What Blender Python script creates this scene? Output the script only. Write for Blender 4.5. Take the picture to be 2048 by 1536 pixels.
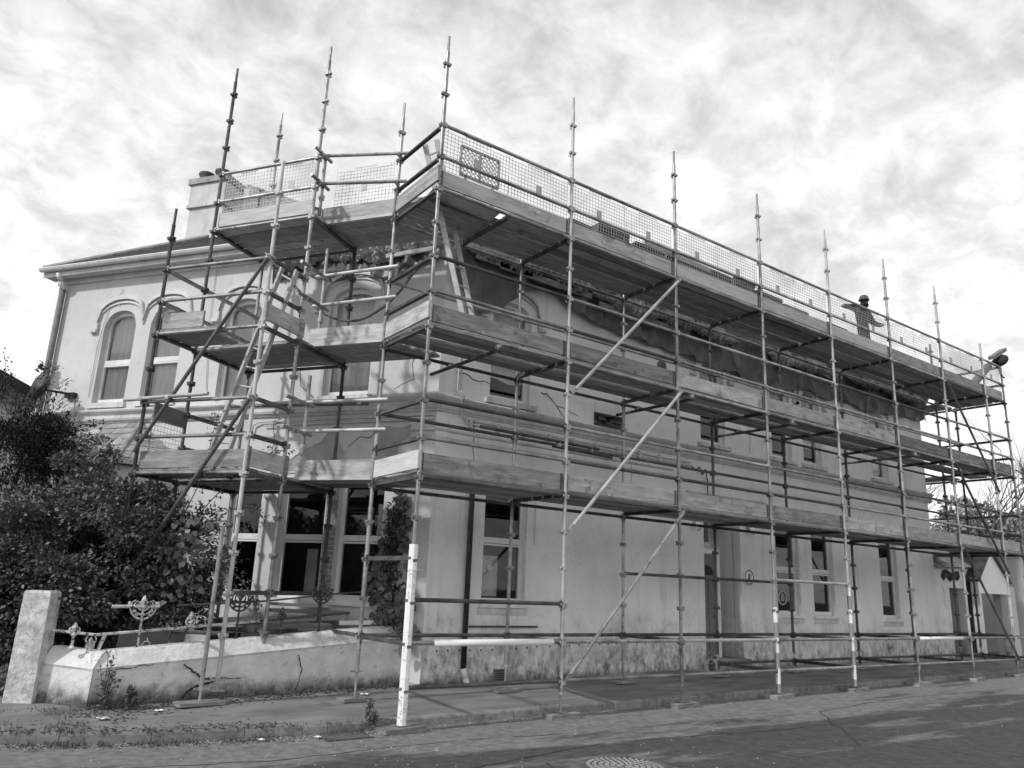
import bpy, math, random
import numpy as np
from mathutils import Vector, Matrix
for _o in list(bpy.data.objects): bpy.data.objects.remove(_o)
S = bpy.context.scene
COL = S.collection
R = math.radians
random.seed(7)

# ------------------------------------------------------------------ camera
YAW, PITCH, ROLL, FPX = R(36.011), R(14.659), R(2.315), 1556.3
CAMP = Vector((-4.828, -8.553, 1.700))
fwd = Vector((math.sin(YAW)*math.cos(PITCH), math.cos(YAW)*math.cos(PITCH), math.sin(PITCH)))
rgt = Vector((math.cos(YAW), -math.sin(YAW), 0)); upv = rgt.cross(fwd)
r2 = rgt*math.cos(ROLL) + upv*math.sin(ROLL); u2 = -rgt*math.sin(ROLL) + upv*math.cos(ROLL)
cam = bpy.data.cameras.new('camera'); camo = bpy.data.objects.new('camera', cam); COL.objects.link(camo)
M = Matrix((r2, u2, -fwd)).transposed().to_4x4(); M.translation = CAMP; camo.matrix_world = M
cam.sensor_fit = 'HORIZONTAL'; cam.sensor_width = 36.0; cam.lens = FPX/2048*36.0
cam.clip_end = 3000; cam.clip_start = 0.05
S.camera = camo

# ------------------------------------------------------------------ light
SUN_DIR = Vector((-0.80, -0.03, 0.62)).normalized()      # towards the sun
w = bpy.data.worlds.new('World'); S.world = w; w.use_nodes = True
nt = w.node_tree; nt.nodes.clear()
def N(t, **k):
    n = nt.nodes.new(t)
    for a, b in k.items(): setattr(n, a, b)
    return n
def LK(a, b): nt.links.new(a, b)
out = N('ShaderNodeOutputWorld'); bg = N('ShaderNodeBackground'); bg.inputs[1].default_value = 0.1
sky = N('ShaderNodeTexSky'); sky.sky_type = 'NISHITA'; sky.sun_disc = False
sky.sun_elevation = math.asin(SUN_DIR.z); sky.sun_rotation = math.atan2(SUN_DIR.x, SUN_DIR.y)
bw = N('ShaderNodeRGBToBW'); LK(sky.outputs[0], bw.inputs[0])
tc = N('ShaderNodeTexCoord'); sx = N('ShaderNodeSeparateXYZ'); LK(tc.outputs['Generated'], sx.inputs[0])
def MA(op, a, b=None, clamp=False):
    n = N('ShaderNodeMath', operation=op); n.use_clamp = clamp
    for i, v in enumerate((a, b)):
        if v is None: continue
        if isinstance(v, (int, float)): n.inputs[i].default_value = v
        else: LK(v, n.inputs[i])
    return n.outputs[0]
zz = MA('ADD', MA('MAXIMUM', sx.outputs[2], 0.0), 0.42)
cv = N('ShaderNodeCombineXYZ'); LK(MA('DIVIDE', sx.outputs[0], zz), cv.inputs[0]); LK(MA('DIVIDE', sx.outputs[1], zz), cv.inputs[1])
def NOI(scale, detail, rough, dist, vec):
    n = N('ShaderNodeTexNoise'); n.inputs['Scale'].default_value = scale; n.inputs['Detail'].default_value = detail
    n.inputs['Roughness'].default_value = rough; n.inputs['Distortion'].default_value = dist; LK(vec, n.inputs['Vector']); return n.outputs['Fac']
wv = N('ShaderNodeVectorMath', operation='MULTIPLY'); LK(cv.outputs[0], wv.inputs[0]); wv.inputs[1].default_value = (1.0, 1.1, 1.0)
na = NOI(9.5, 7, 0.60, 0.5, wv.outputs[0]); nb = NOI(3.0, 5, 0.5, 0.4, cv.outputs[0]); nc = NOI(24.0, 6, 0.62, 0.3, wv.outputs[0])
mixn = MA('ADD', MA('ADD', MA('MULTIPLY', na, 0.50), MA('MULTIPLY', nb, 0.30)), MA('MULTIPLY', nc, 0.20))
cr = N('ShaderNodeValToRGB'); LK(mixn, cr.inputs[0])
el = cr.color_ramp.elements; el[0].position = 0.38; el[0].color = (0.46,)*3+(1,); el[1].position = 0.60; el[1].color = (0.80,)*3+(1,)
e = el.new(0.44); e.color = (0.54,)*3+(1,); e = el.new(0.52); e.color = (0.68,)*3+(1,)
cb = N('ShaderNodeRGBToBW'); LK(cr.outputs[0], cb.inputs[0])
mx = N('ShaderNodeMix'); mx.data_type = 'FLOAT'; mx.inputs[0].default_value = 0.90
hz = N('ShaderNodeMapRange'); LK(sx.outputs[2], hz.inputs[0]); hz.inputs[1].default_value = 0.0; hz.inputs[2].default_value = 0.75; hz.inputs[3].default_value = 1.42; hz.inputs[4].default_value = 0.84   # thin cloud brightens towards the horizon
LK(MA('MINIMUM', bw.outputs[0], 9.0), mx.inputs[2]); LK(MA('MULTIPLY', MA('MULTIPLY', cb.outputs[0], hz.outputs[0]), 10.0), mx.inputs[3])
LK(mx.outputs[0], bg.inputs[0]); LK(bg.outputs[0], out.inputs[0])
sun = bpy.data.lights.new('sun', 'SUN'); sun.energy = 2.0; sun.angle = R(3.0); sun.color = (1, 0.99, 0.975)
suno = bpy.data.objects.new('sun', sun); COL.objects.link(suno)
suno.rotation_euler = (-SUN_DIR).to_track_quat('-Z', 'Y').to_euler()
S.view_settings.view_transform = 'Standard'; S.view_settings.look = 'None'
S.view_settings.exposure = 0.52; S.view_settings.gamma = 1.0; S.view_settings.use_curve_mapping = False

# ------------------------------------------------------------------ materials
MT = {}
def grey(v): return (v, v, v, 1)
def mat(name, base, rough=0.8, lo=None, hi=None, scale=4.0, detail=6.0, stretch=(1, 1, 1), bump=0.0, bscale=None,
        metal=0.0, spot=None, streak=None, damp=None, rand=0.0, spec=0.3, coat=0.0):
    """grey procedural paint: noise between lo and hi, optional spots (threshold,value,scale), vertical streaks, rising damp"""
    m = bpy.data.materials.new(name); m.use_nodes = True; t = m.node_tree; ns = t.nodes; ns.clear()
    o = ns.new('ShaderNodeOutputMaterial'); b = ns.new('ShaderNodeBsdfPrincipled'); t.links.new(b.outputs[0], o.inputs[0])
    b.inputs['Roughness'].default_value = rough; b.inputs['Metallic'].default_value = metal
    b.inputs['Specular IOR Level'].default_value = spec
    lo = base*0.8 if lo is None else lo; hi = base*1.15 if hi is None else hi
    c = ns.new('ShaderNodeTexCoord'); vec = c.outputs['Object']
    def mth(op, x, y=None, z=None, clamp=False):
        n = ns.new('ShaderNodeMath'); n.operation = op; n.use_clamp = clamp
        for i, v in enumerate((x, y, z)):
            if v is None: continue
            if isinstance(v, (int, float)): n.inputs[i].default_value = v
            else: t.links.new(v, n.inputs[i])
        return n.outputs[0]
    if rand:
        oi = ns.new('ShaderNodeObjectInfo'); va = ns.new('ShaderNodeVectorMath'); va.operation = 'ADD'
        cx = ns.new('ShaderNodeCombineXYZ')
        for i in range(3): t.links.new(mth('MULTIPLY', oi.outputs['Random'], 37.0+i*11), cx.inputs[i])
        t.links.new(vec, va.inputs[0]); t.links.new(cx.outputs[0], va.inputs[1]); vec = va.outputs[0]
    def noise(sc, det, st, ro=0.6, di=0.0):
        mp = ns.new('ShaderNodeMapping'); mp.inputs['Scale'].default_value = st; t.links.new(vec, mp.inputs[0])
        n = ns.new('ShaderNodeTexNoise'); n.inputs['Scale'].default_value = sc; n.inputs['Detail'].default_value = det
        n.inputs['Roughness'].default_value = ro; n.inputs['Distortion'].default_value = di; t.links.new(mp.outputs[0], n.inputs['Vector'])
        return n.outputs['Fac']
    def ramp(x, a, b_, va_, vb): 
        n = ns.new('ShaderNodeMapRange'); n.clamp = True; t.links.new(x, n.inputs[0])
        for i, v in zip((1, 2, 3, 4), (a, b_, va_, vb)): n.inputs[i].default_value = v
        return n.outputs[0]
    def mixf(f, a, b_):
        n = ns.new('ShaderNodeMix'); n.data_type = 'FLOAT'
        for i, v in ((0, f), (2, a), (3, b_)):
            if isinstance(v, (int, float)): n.inputs[i].default_value = v
            else: t.links.new(v, n.inputs[i])
        return n.outputs[0]
    val = ramp(noise(scale, detail, stretch), 0.32, 0.68, lo, hi)
    if streak:
        f = ramp(noise(streak[1], 5, (1, 1, 0.07), 0.65), streak[0], streak[0]+0.22, 0.0, streak[2]); val = mth('MULTIPLY', val, mth('SUBTRACT', 1.0, f))
        f = ramp(noise(1.1, 4, (1, 1, 0.5), 0.6), 0.5, 0.75, 0.0, streak[2]*0.9); val = mth('MULTIPLY', val, mth('SUBTRACT', 1.0, f))
    for sp in (spot or []):
        f = ramp(noise(sp[2], 5, (1, 1, 1), 0.65), sp[0], sp[0]+0.05, 0.0, sp[3] if len(sp) > 3 else 1.0); val = mixf(f, val, sp[1])
    if streak:   # hairline map cracking
        hl = mth('LESS_THAN', mth('ABSOLUTE', mth('SUBTRACT', noise(1.7, 7, (1, 1, 1), 0.55, 0.6), 0.5)), 0.0035); val = mth('MULTIPLY', val, mth('SUBTRACT', 1.0, mth('MULTIPLY', hl, 0.16)))
    if damp:   # (height, strength): damp and algae growing up from the foot of the wall
        sz = ns.new('ShaderNodeSeparateXYZ'); t.links.new(c.outputs['Object'], sz.inputs[0])
        h = mth('ADD', sz.outputs[2], mth('MULTIPLY', mth('SUBTRACT', noise(2.3, 5, (1, 1, 1)), 0.5), -2.0*damp[0]))
        f = ramp(h, 0.3, 0.3+damp[0], 1.0, 0.0); f = mth('MULTIPLY', f, ramp(noise(9, 6, (1, 1, 0.6), 0.75), 0.36, 0.62, 0.05, damp[1]))
        val = mixf(f, val, 0.06)
        f2 = ramp(mth('ADD', sz.outputs[2], mth('MULTIPLY', mth('SUBTRACT', noise(6, 6, (1, 1, 1), .7), 0.5), -0.35)), 0.25, 0.42, 0.85, 0.0); val = mixf(f2, val, 0.035)
    if rand:
        val = mth('MULTIPLY', val, ramp(oi.outputs['Random'], 0, 1, 1-rand, 1+rand))
    cc = ns.new('ShaderNodeCombineColor')
    for i in range(3): t.links.new(val, cc.inputs[i])
    t.links.new(cc.outputs[0], b.inputs['Base Color'])
    if bump:
        bp = ns.new('ShaderNodeBump'); bp.inputs['Strength'].default_value = min(1, bump*1.0); bp.inputs['Distance'].default_value = 0.02
        t.links.new(noise(bscale or scale*5, 6, stretch, 0.65), bp.inputs['Height']); t.links.new(bp.outputs[0], b.inputs['Normal'])
    MT[name] = m; return m
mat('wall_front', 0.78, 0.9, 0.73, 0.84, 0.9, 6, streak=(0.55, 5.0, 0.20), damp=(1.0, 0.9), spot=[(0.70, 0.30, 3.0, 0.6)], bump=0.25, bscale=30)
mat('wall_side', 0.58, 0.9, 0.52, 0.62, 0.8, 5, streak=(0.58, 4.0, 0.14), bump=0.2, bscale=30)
mat('trim', 0.62, 0.85, 0.52, 0.68, 2.5, 6, streak=(0.52, 6.0, 0.30), bump=0.2)
mat('boundary', 0.66, 0.95, 0.54, 0.74, 4.0, 9, spot=[(0.60, 0.26, 7.0, 0.45), (0.62, 0.78, 2.6, 0.6), (0.64, 0.16, 22.0, 0.6)], damp=(0.20, 0.8), bump=1.0, bscale=12)
mat('pier', 0.56, 0.95, 0.36, 0.70, 9.0, 8, spot=[(0.55, 0.30, 11.0, 0.6), (0.60, 0.12, 24.0, 0.6), (0.64, 0.75, 6.0, 0.6)], bump=1.0, bscale=11)
mat('steel', 0.27, 0.42, 0.15, 0.42, 3.0, 7, stretch=(1, 1, 1), metal=0.55, spot=[(0.60, 0.09, 8.0, 0.8), (0.68, 0.62, 14.0, 0.7)], rand=0.25, spec=0.5, bump=0.15)
mat('steel_dark', 0.085, 0.55, 0.05, 0.14, 4.0, 7, metal=0.35, spot=[(0.66, 0.35, 11.0, 0.5)], rand=0.3, bump=0.15)
mat('steel_clean', 0.42, 0.6, 0.30, 0.52, 3.0, 6, metal=0.25, spot=[(0.66, 0.2, 12.0, 0.7)], rand=0.15, bump=0.1)
mat('deck', 0.28, 0.9, 0.19, 0.38, 2.5, 8, stretch=(1.2, 7, 7), spot=[(0.62, 0.09, 3.0, 0.6)], rand=0.38, bump=0.4)
mat('toe', 0.42, 0.9, 0.29, 0.54, 2.2, 9, stretch=(1.2, 1.2, 7), spot=[(0.58, 0.16, 3.2, 0.65), (0.64, 0.70, 6.0, 0.7), (0.68, 0.08, 11.0, 0.6)], rand=0.25, bump=0.5)
mat('toe_new', 0.46, 0.85, 0.40, 0.58, 2.2, 9, stretch=(1.2, 1.2, 9), spot=[(0.70, 0.22, 5.0, 0.5)], rand=0.1, bump=0.3)
mat('timber', 0.26, 0.9, 0.16, 0.36, 3, 8, stretch=(2, 2, 9), rand=0.3, bump=0.5)
mat('white', 0.80, 0.45, 0.74, 0.82, 5, 4, spot=[(0.72, 0.45, 9.0, 0.4)], spec=0.4)
mat('frame', 0.74, 0.4, 0.66, 0.78, 6, 4, streak=(0.62, 8, 0.2), spec=0.4)
mat('slate', 0.075, 0.6, 0.045, 0.12, 5, 6, rand=0.35, spot=[(0.66, 0.22, 12, 0.5)], bump=0.4)
mat('slate_pale', 0.30, 0.65, 0.21, 0.40, 5, 6, rand=0.25, spot=[(0.66, 0.38, 12, 0.6)], bump=0.4)
mat('tarp_dark', 0.075, 0.38, 0.05, 0.11, 3, 6, spec=0.6, bump=0.5, bscale=7); mat('tarp_mid', 0.24, 0.4, 0.13, 0.34, 5, 7, spec=0.5, bump=0.6, bscale=12)
mat('tarp_pale', 0.42, 0.45, 0.25, 0.52, 6, 7, spec=0.5, bump=0.6, bscale=14)
mat('asphalt', 0.12, 0.9, 0.085, 0.155, 9, 9, spot=[(0.66, 0.24, 42.0, 0.7), (0.68, 0.05, 30.0, 0.6)], bump=0.9, bscale=110)
mat('pave', 0.19, 0.9, 0.13, 0.25, 3.0, 8, stretch=(0.35, 1.6, 1), spot=[(0.70, 0.36, 38.0, 0.7), (0.64, 0.09, 2.2, 0.6)], bump=0.5, bscale=90)
mat('kerb', 0.21, 0.9, 0.14, 0.28, 8, 8, spot=[(0.62, 0.07, 6.0, 0.6)], rand=0.2, bump=0.7, bscale=50)
mat('earth', 0.06, 1.0, 0.03, 0.10, 6, 8, bump=1.0, bscale=25)
mat('leaf', 0.115, 0.55, 0.075, 0.17, 5, 5, spec=0.4)
mat('leaf_big', 0.085, 0.42, 0.06, 0.12, 9, 4, rand=0.3, spec=0.5)
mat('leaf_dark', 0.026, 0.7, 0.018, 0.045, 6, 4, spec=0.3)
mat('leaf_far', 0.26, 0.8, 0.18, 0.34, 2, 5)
mat('grass', 0.085, 0.8, 0.05, 0.15, 12, 4)
mat('bark', 0.11, 0.95, 0.06, 0.17, 12, 6, bump=0.7)
mat('iron_white', 0.62, 0.6, 0.35, 0.72, 18, 6, spot=[(0.55, 0.06, 22.0, 1.0)], bump=0.5)
mat('iron_rust', 0.06, 0.8, 0.04, 0.10, 18, 6, spot=[(0.62, 0.65, 20.0, 1.0)], bump=0.6)
mat('brick', 0.27, 0.95, 0.18, 0.34, 9, 6, rand=0.25, bump=0.5)
mat('stone', 0.10, 0.95, 0.05, 0.16, 10, 7, rand=0.4, bump=0.8)
mat('dark', 0.03, 0.85, 0.02, 0.045, 5, 4)
mat('black_pipe', 0.022, 0.5, 0.015, 0.03, 5, 4)
mat('grey_paint', 0.16, 0.6, 0.13, 0.19, 6, 4)
mat('sign_grey', 0.10, 0.6, 0.08, 0.12, 6, 4)
mat('curtain', 0.76, 0.9, 0.62, 0.82, 3.0, 4, stretch=(6, 6, 0.4))
mat('blind', 0.62, 0.8, 0.55, 0.68, 3.0, 4)
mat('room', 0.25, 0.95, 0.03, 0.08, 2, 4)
mat('cloth', 0.022, 0.9, 0.014, 0.035, 8, 5, bump=0.4)
mat('helmet', 0.07, 0.4, 0.06, 0.08, 6, 3, spec=0.5)
mat('skin', 0.32, 0.6, 0.28, 0.35, 8, 3)
mat('chim', 0.58, 0.9, 0.46, 0.64, 1.5, 6, streak=(0.5, 5, 0.25), bump=0.3)
mat('mesh_wire', 0.60, 0.7, 0.5, 0.66, 6, 3, spec=0.4); mat('barrier_plastic', 0.38, 0.6, 0.33, 0.42, 6, 3); mat('toe_old', 0.24, 0.9, 0.15, 0.34, 2.0, 9, stretch=(1.2, 1.2, 7), spot=[(0.58, 0.10, 3.0, 0.6), (0.66, 0.55, 5.0, 0.7)], rand=0.25, bump=0.6)
mat('mesh_tag', 0.45, 0.6, 0.40, 0.50, 6, 3)
mat('foam', 0.82, 0.6, 0.78, 0.85, 8, 4, spot=[(0.73, 0.2, 10.0, 0.8)])
def mat_lath(name='scratch_coat'):
    m = mat(name, 0.40, 0.95, 0.33, 0.46, 3, 6, bump=0.4); return m
mat_lath()
def mat_bands(name, z0, pitch, a=0.80, b=0.28):
    """reflective tape: bands alternating up the sleeve"""
    m = mat(name, 0.8, 0.55, 0.74, 0.84, 7, 5); t = m.node_tree; b_ = [n for n in t.nodes if n.type == 'BSDF_PRINCIPLED'][0]
    src = b_.inputs['Base Color'].links[0].from_socket
    c = t.nodes.new('ShaderNodeTexCoord'); s = t.nodes.new('ShaderNodeSeparateXYZ'); t.links.new(c.outputs['Object'], s.inputs[0])
    def mt(op, x, y):
        n = t.nodes.new('ShaderNodeMath'); n.operation = op
        for i, v in enumerate((x, y)):
            if isinstance(v, (int, float)): n.inputs[i].default_value = v
            else: t.links.new(v, n.inputs[i])
        return n.outputs[0]
    f = mt('LESS_THAN', mt('FRACT', mt('DIVIDE', mt('SUBTRACT', s.outputs[2], z0), pitch), 0), 0.5)
    mxn = t.nodes.new('ShaderNodeMix'); mxn.data_type = 'RGBA'; t.links.new(f, mxn.inputs[0])
    t.links.new(src, mxn.inputs[6]); mxn.inputs[7].default_value = grey(b)
    t.links.new(mxn.outputs[2], b_.inputs['Base Color'])
mat_bands('bands', 0.05, 0.5)
def mat_worn():
    """white foam sleeve with worn printed tape wound round it"""
    m = mat('worn_sleeve', 0.82, 0.6, 0.78, 0.84, 5, 4); t = m.node_tree; b_ = [n for n in t.nodes if n.type == 'BSDF_PRINCIPLED'][0]
    src = b_.inputs['Base Color'].links[0].from_socket
    c = t.nodes.new('ShaderNodeTexCoord'); s = t.nodes.new('ShaderNodeSeparateXYZ'); t.links.new(c.outputs['Object'], s.inputs[0])
    n1 = t.nodes.new('ShaderNodeTexNoise'); n1.inputs['Scale'].default_value = 13; n1.inputs['Detail'].default_value = 3; n1.inputs['Distortion'].default_value = 0.8; t.links.new(c.outputs['Object'], n1.inputs['Vector'])
    def mt(op, x, y):
        n = t.nodes.new('ShaderNodeMath'); n.operation = op
        for i, v in enumerate((x, y)):
            if isinstance(v, (int, float)): n.inputs[i].default_value = v
            else: t.links.new(v, n.inputs[i])
        return n.outputs[0]
    line = mt('LESS_THAN', mt('ABSOLUTE', mt('SUBTRACT', n1.outputs['Fac'], 0.53), 0), 0.016)
    band = mt('LESS_THAN', mt('FRACT', mt('DIVIDE', mt('SUBTRACT', s.outputs[2], 0.08), 0.72), 0), 0.48)
    mxn = t.nodes.new('ShaderNodeMix'); mxn.data_type = 'RGBA'; t.links.new(mt('MULTIPLY', line, band), mxn.inputs[0])
    t.links.new(src, mxn.inputs[6]); mxn.inputs[7].default_value = grey(0.36); t.links.new(mxn.outputs[2], b_.inputs['Base Color'])
mat_worn()
def mat_glass():
    m = bpy.data.materials.new('glass'); m.use_nodes = True; t = m.node_tree; t.nodes.clear()
    o = t.nodes.new('ShaderNodeOutputMaterial'); mx_ = t.nodes.new('ShaderNodeMixShader'); tr = t.nodes.new('ShaderNodeBsdfTransparent')
    gl = t.nodes.new('ShaderNodeBsdfGlossy'); fr = t.nodes.new('ShaderNodeFresnel'); fr.inputs[0].default_value = 1.5
    tr.inputs[0].default_value = grey(0.94); gl.inputs['Roughness'].default_value = 0.02; gl.inputs[0].default_value = grey(0.95)
    t.links.new(fr.outputs[0], mx_.inputs[0]); t.links.new(tr.outputs[0], mx_.inputs[1]); t.links.new(gl.outputs[0], mx_.inputs[2]); t.links.new(mx_.outputs[0], o.inputs[0])
    MT['glass'] = m
mat_glass()
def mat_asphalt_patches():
    """paler strip along the kerb, darker patches with ragged edges further out"""
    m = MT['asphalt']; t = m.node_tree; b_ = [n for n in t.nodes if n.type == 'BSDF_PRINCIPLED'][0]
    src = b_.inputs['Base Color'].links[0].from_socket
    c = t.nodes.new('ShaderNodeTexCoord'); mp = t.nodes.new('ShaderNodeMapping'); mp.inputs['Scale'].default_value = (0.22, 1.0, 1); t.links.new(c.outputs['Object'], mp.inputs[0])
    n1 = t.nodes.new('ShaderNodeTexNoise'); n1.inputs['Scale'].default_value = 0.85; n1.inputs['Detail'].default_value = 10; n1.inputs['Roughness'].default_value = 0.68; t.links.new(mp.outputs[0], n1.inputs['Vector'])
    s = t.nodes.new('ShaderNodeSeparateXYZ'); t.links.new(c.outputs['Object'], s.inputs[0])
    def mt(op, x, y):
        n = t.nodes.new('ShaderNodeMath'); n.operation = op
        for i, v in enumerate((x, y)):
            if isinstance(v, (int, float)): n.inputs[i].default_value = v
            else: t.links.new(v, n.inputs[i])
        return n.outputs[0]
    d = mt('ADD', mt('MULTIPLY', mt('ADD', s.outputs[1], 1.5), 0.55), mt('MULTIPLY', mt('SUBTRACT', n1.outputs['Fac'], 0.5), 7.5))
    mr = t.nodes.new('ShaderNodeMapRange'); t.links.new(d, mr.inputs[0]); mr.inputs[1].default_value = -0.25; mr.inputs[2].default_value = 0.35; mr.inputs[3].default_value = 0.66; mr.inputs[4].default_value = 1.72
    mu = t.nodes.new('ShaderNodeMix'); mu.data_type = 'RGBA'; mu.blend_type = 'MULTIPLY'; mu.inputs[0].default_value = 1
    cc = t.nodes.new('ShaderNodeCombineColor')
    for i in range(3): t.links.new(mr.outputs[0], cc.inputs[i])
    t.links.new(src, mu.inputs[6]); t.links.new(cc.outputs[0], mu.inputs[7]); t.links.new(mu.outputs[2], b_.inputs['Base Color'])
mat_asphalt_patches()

# ------------------------------------------------------------------ mesh helpers
V3 = Vector
class MB:
    def __init__(s): s.v = []; s.f = []
    def quad(s, a, b, c, d):
        i = len(s.v); s.v += [tuple(a), tuple(b), tuple(c), tuple(d)]; s.f.append((i, i+1, i+2, i+3)); return s
    def poly(s, pts):
        i = len(s.v); s.v += [tuple(p) for p in pts]; s.f.append(tuple(range(i, i+len(pts)))); return s
    def hexa(s, b, t):
        """solid between two rings of equal length"""
        n = len(b); i = len(s.v); s.v += [tuple(p) for p in b]+[tuple(p) for p in t]
        s.f.append(tuple(reversed(range(i, i+n)))); s.f.append(tuple(range(i+n, i+2*n)))
        for k in range(n): s.f.append((i+k, i+(k+1) % n, i+n+(k+1) % n, i+n+k))
        return s
    def box(s, x0, y0, z0, x1, y1, z1):
        return s.hexa([(x0, y0, z0), (x1, y0, z0), (x1, y1, z0), (x0, y1, z0)], [(x0, y0, z1), (x1, y0, z1), (x1, y1, z1), (x0, y1, z1)])
    def bar(s, p, q, w, h, up=(0, 0, 1)):
        p = V3(p); q = V3(q); d = (q-p).normalized(); up = V3(up)
        sd = d.cross(up)
        if sd.length < 1e-4: sd = d.cross(V3((1, 0, 0)))
        sd.normalize(); u = sd.cross(d).normalized(); a = sd*w/2; b = u*h/2
        return s.hexa([p-a-b, p+a-b, p+a+b, p-a+b], [q-a-b, q+a-b, q+a+b, q-a+b])
    def tube(s, p, q, r, n=9, r1=None, caps=True):
        p = V3(p); q = V3(q); d = (q-p)
        if d.length < 1e-6: return s
        d.normalize(); a = d.orthogonal().normalized(); b = d.cross(a); r1 = r if r1 is None else r1
        i = len(s.v)
        for k in range(n):
            t = 2*math.pi*k/n; s.v.append(tuple(p+(a*math.cos(t)+b*math.sin(t))*r))
        for k in range(n):
            t = 2*math.pi*k/n; s.v.append(tuple(q+(a*math.cos(t)+b*math.sin(t))*r1))
        for k in range(n): s.f.append((i+k, i+(k+1) % n, i+n+(k+1) % n, i+n+k))
        if caps: s.f.append(tuple(reversed(range(i, i+n)))); s.f.append(tuple(range(i+n, i+2*n)))
        return s
    def path(s, pts, r, n=6, r1=None):
        m = len(pts)-1
        for k in range(m):
            ra = r if r1 is None else r+(r1-r)*k/m; rb = r if r1 is None else r+(r1-r)*(k+1)/m
            s.tube(pts[k], pts[k+1], ra, n, rb)
        return s
    def lathe(s, c, prof, n=12, axis=(0, 0, 1)):
        c = V3(c); ax = V3(axis).normalized(); a = ax.orthogonal().normalized(); b = ax.cross(a); i = len(s.v)
        for (r, z) in prof:
            for k in range(n):
                t = 2*math.pi*k/n; s.v.append(tuple(c+ax*z+(a*math.cos(t)+b*math.sin(t))*r))
        for j in range(len(prof)-1):
            for k in range(n):
                s.f.append((i+j*n+k, i+j*n+(k+1) % n, i+(j+1)*n+(k+1) % n, i+(j+1)*n+k))
        s.f.append(tuple(reversed(range(i, i+n)))); j = len(prof)-1; s.f.append(tuple(range(i+j*n, i+j*n+n)))
        return s
    def ball(s, c, rx, ry, rz, nu=10, nv=6):
        c = V3(c); i = len(s.v)
        for a in range(nv+1):
            ph = math.pi*a/nv
            for b in range(nu):
                t = 2*math.pi*b/nu; s.v.append((c.x+rx*math.sin(ph)*math.cos(t), c.y+ry*math.sin(ph)*math.sin(t), c.z+rz*math.cos(ph)))
        for a in range(nv):
            for b in range(nu): s.f.append((i+a*nu+b, i+(a+1)*nu+b, i+(a+1)*nu+(b+1) % nu, i+a*nu+(b+1) % nu))
        return s
    def grid(s, fn, nu, nv):
        i = len(s.v)
        for a in range(nu+1):
            for b in range(nv+1): s.v.append(tuple(fn(a/nu, b/nv)))
        for a in range(nu):
            for b in range(nv):
                q = i+a*(nv+1)+b; s.f.append((q, q+nv+1, q+nv+2, q+1))
        return s
    def build(s, name, m, parent=None, smooth=False, kind=None):
        me = bpy.data.meshes.new(name); me.from_pydata(s.v, [], s.f); me.update()
        if smooth: me.shade_smooth()
        return link(name, me, m, parent, kind)
def link(name, me, m, parent=None, kind=None):
    o = bpy.data.objects.new(name, me); COL.objects.link(o)
    if m is not None and not me.materials: me.materials.append(MT[m] if isinstance(m, str) else m)
    if parent is not None:
        o.parent = parent
        if parent.type == 'EMPTY' and not parent.get('_sub'): o.matrix_parent_inverse = Matrix.Translation(-parent.location)
    if kind: o['kind'] = kind
    return o
def tag(o, label, cat, group=None):
    o['label'] = label; o['category'] = cat
    if group: o['group'] = group
    return o
def thing(name, loc, label=None, cat=None, group=None, kind=None):
    o = bpy.data.objects.new(name, None); COL.objects.link(o); o.location = loc; o.empty_display_size = 0.2
    if label: tag(o, label, cat, group)
    if kind: o['kind'] = kind
    return o
def text_mesh(s, size, fn, depth=0.004, align='CENTER'):
    """flat lettering as a mesh; fn maps (x,y,h) to a world point"""
    cu = bpy.data.curves.new('lettering', 'FONT'); cu.body = s; cu.size = size; cu.extrude = depth/2; cu.align_x = align
    o = bpy.data.objects.new('lettering', cu); COL.objects.link(o)
    dg = bpy.context.evaluated_depsgraph_get(); me = bpy.data.meshes.new_from_object(o.evaluated_get(dg))
    bpy.data.objects.remove(o); bpy.data.curves.remove(cu)
    for v in me.vertices: v.co = V3(fn(v.co.x, v.co.y, v.co.z))
    me.name = 'lettering'; return me

# ------------------------------------------------------------------ frames of the two fronts
TH = R(124.3)
D2 = V3((math.cos(TH), math.sin(TH), 0)); N2 = V3((-math.sin(TH), math.cos(TH), 0))   # along / out of the side front
PC = V3((1.295, 1.85, 0))
def FM(x, z, off=0.0): return V3((x, 1.85-off, z))                                    # long front, x is world x
def FL(s, z, off=0.0): return PC+D2*s+N2*off+V3((0, 0, z))                            # side front, s from the corner
XE = 16.85                                                                            # far end of the long front
SE = 8.62                                                                             # far end of the side front
def lerp(tab, x):
    if x <= tab[0][0]: return tab[0][1]
    for (a, va), (b, vb) in zip(tab, tab[1:]):
        if x <= b: return va+(vb-va)*(x-a)/(b-a)
    return tab[-1][1]
def road_z(x): return 0.03+0.006*max(-4.0, min(20.0, x))
WALLZ = [(-6, .20), (-3, .23), (0, .25), (2.5, .265), (4.5, .31), (6, .34), (8.5, .36), (25, .38)]
KERB = [(-8.0, 4.6), (-5.4, 2.15), (-4.2, 1.28), (-3.4, 0.86), (-2.6, 0.56), (-1.7, 0.37), (-0.8, 0.25), (0, 0.22), (60, 0.22)]
def kerb_y(x): return lerp(KERB, x)
def pave_z(x, y):
    k = road_z(x)+0.105; yk = kerb_y(x); f = max(0, min(1.2, (y-yk-0.12)/max(0.4, 1.9-yk-0.12)))
    return k+(lerp(WALLZ, x)-k)*f
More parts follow.
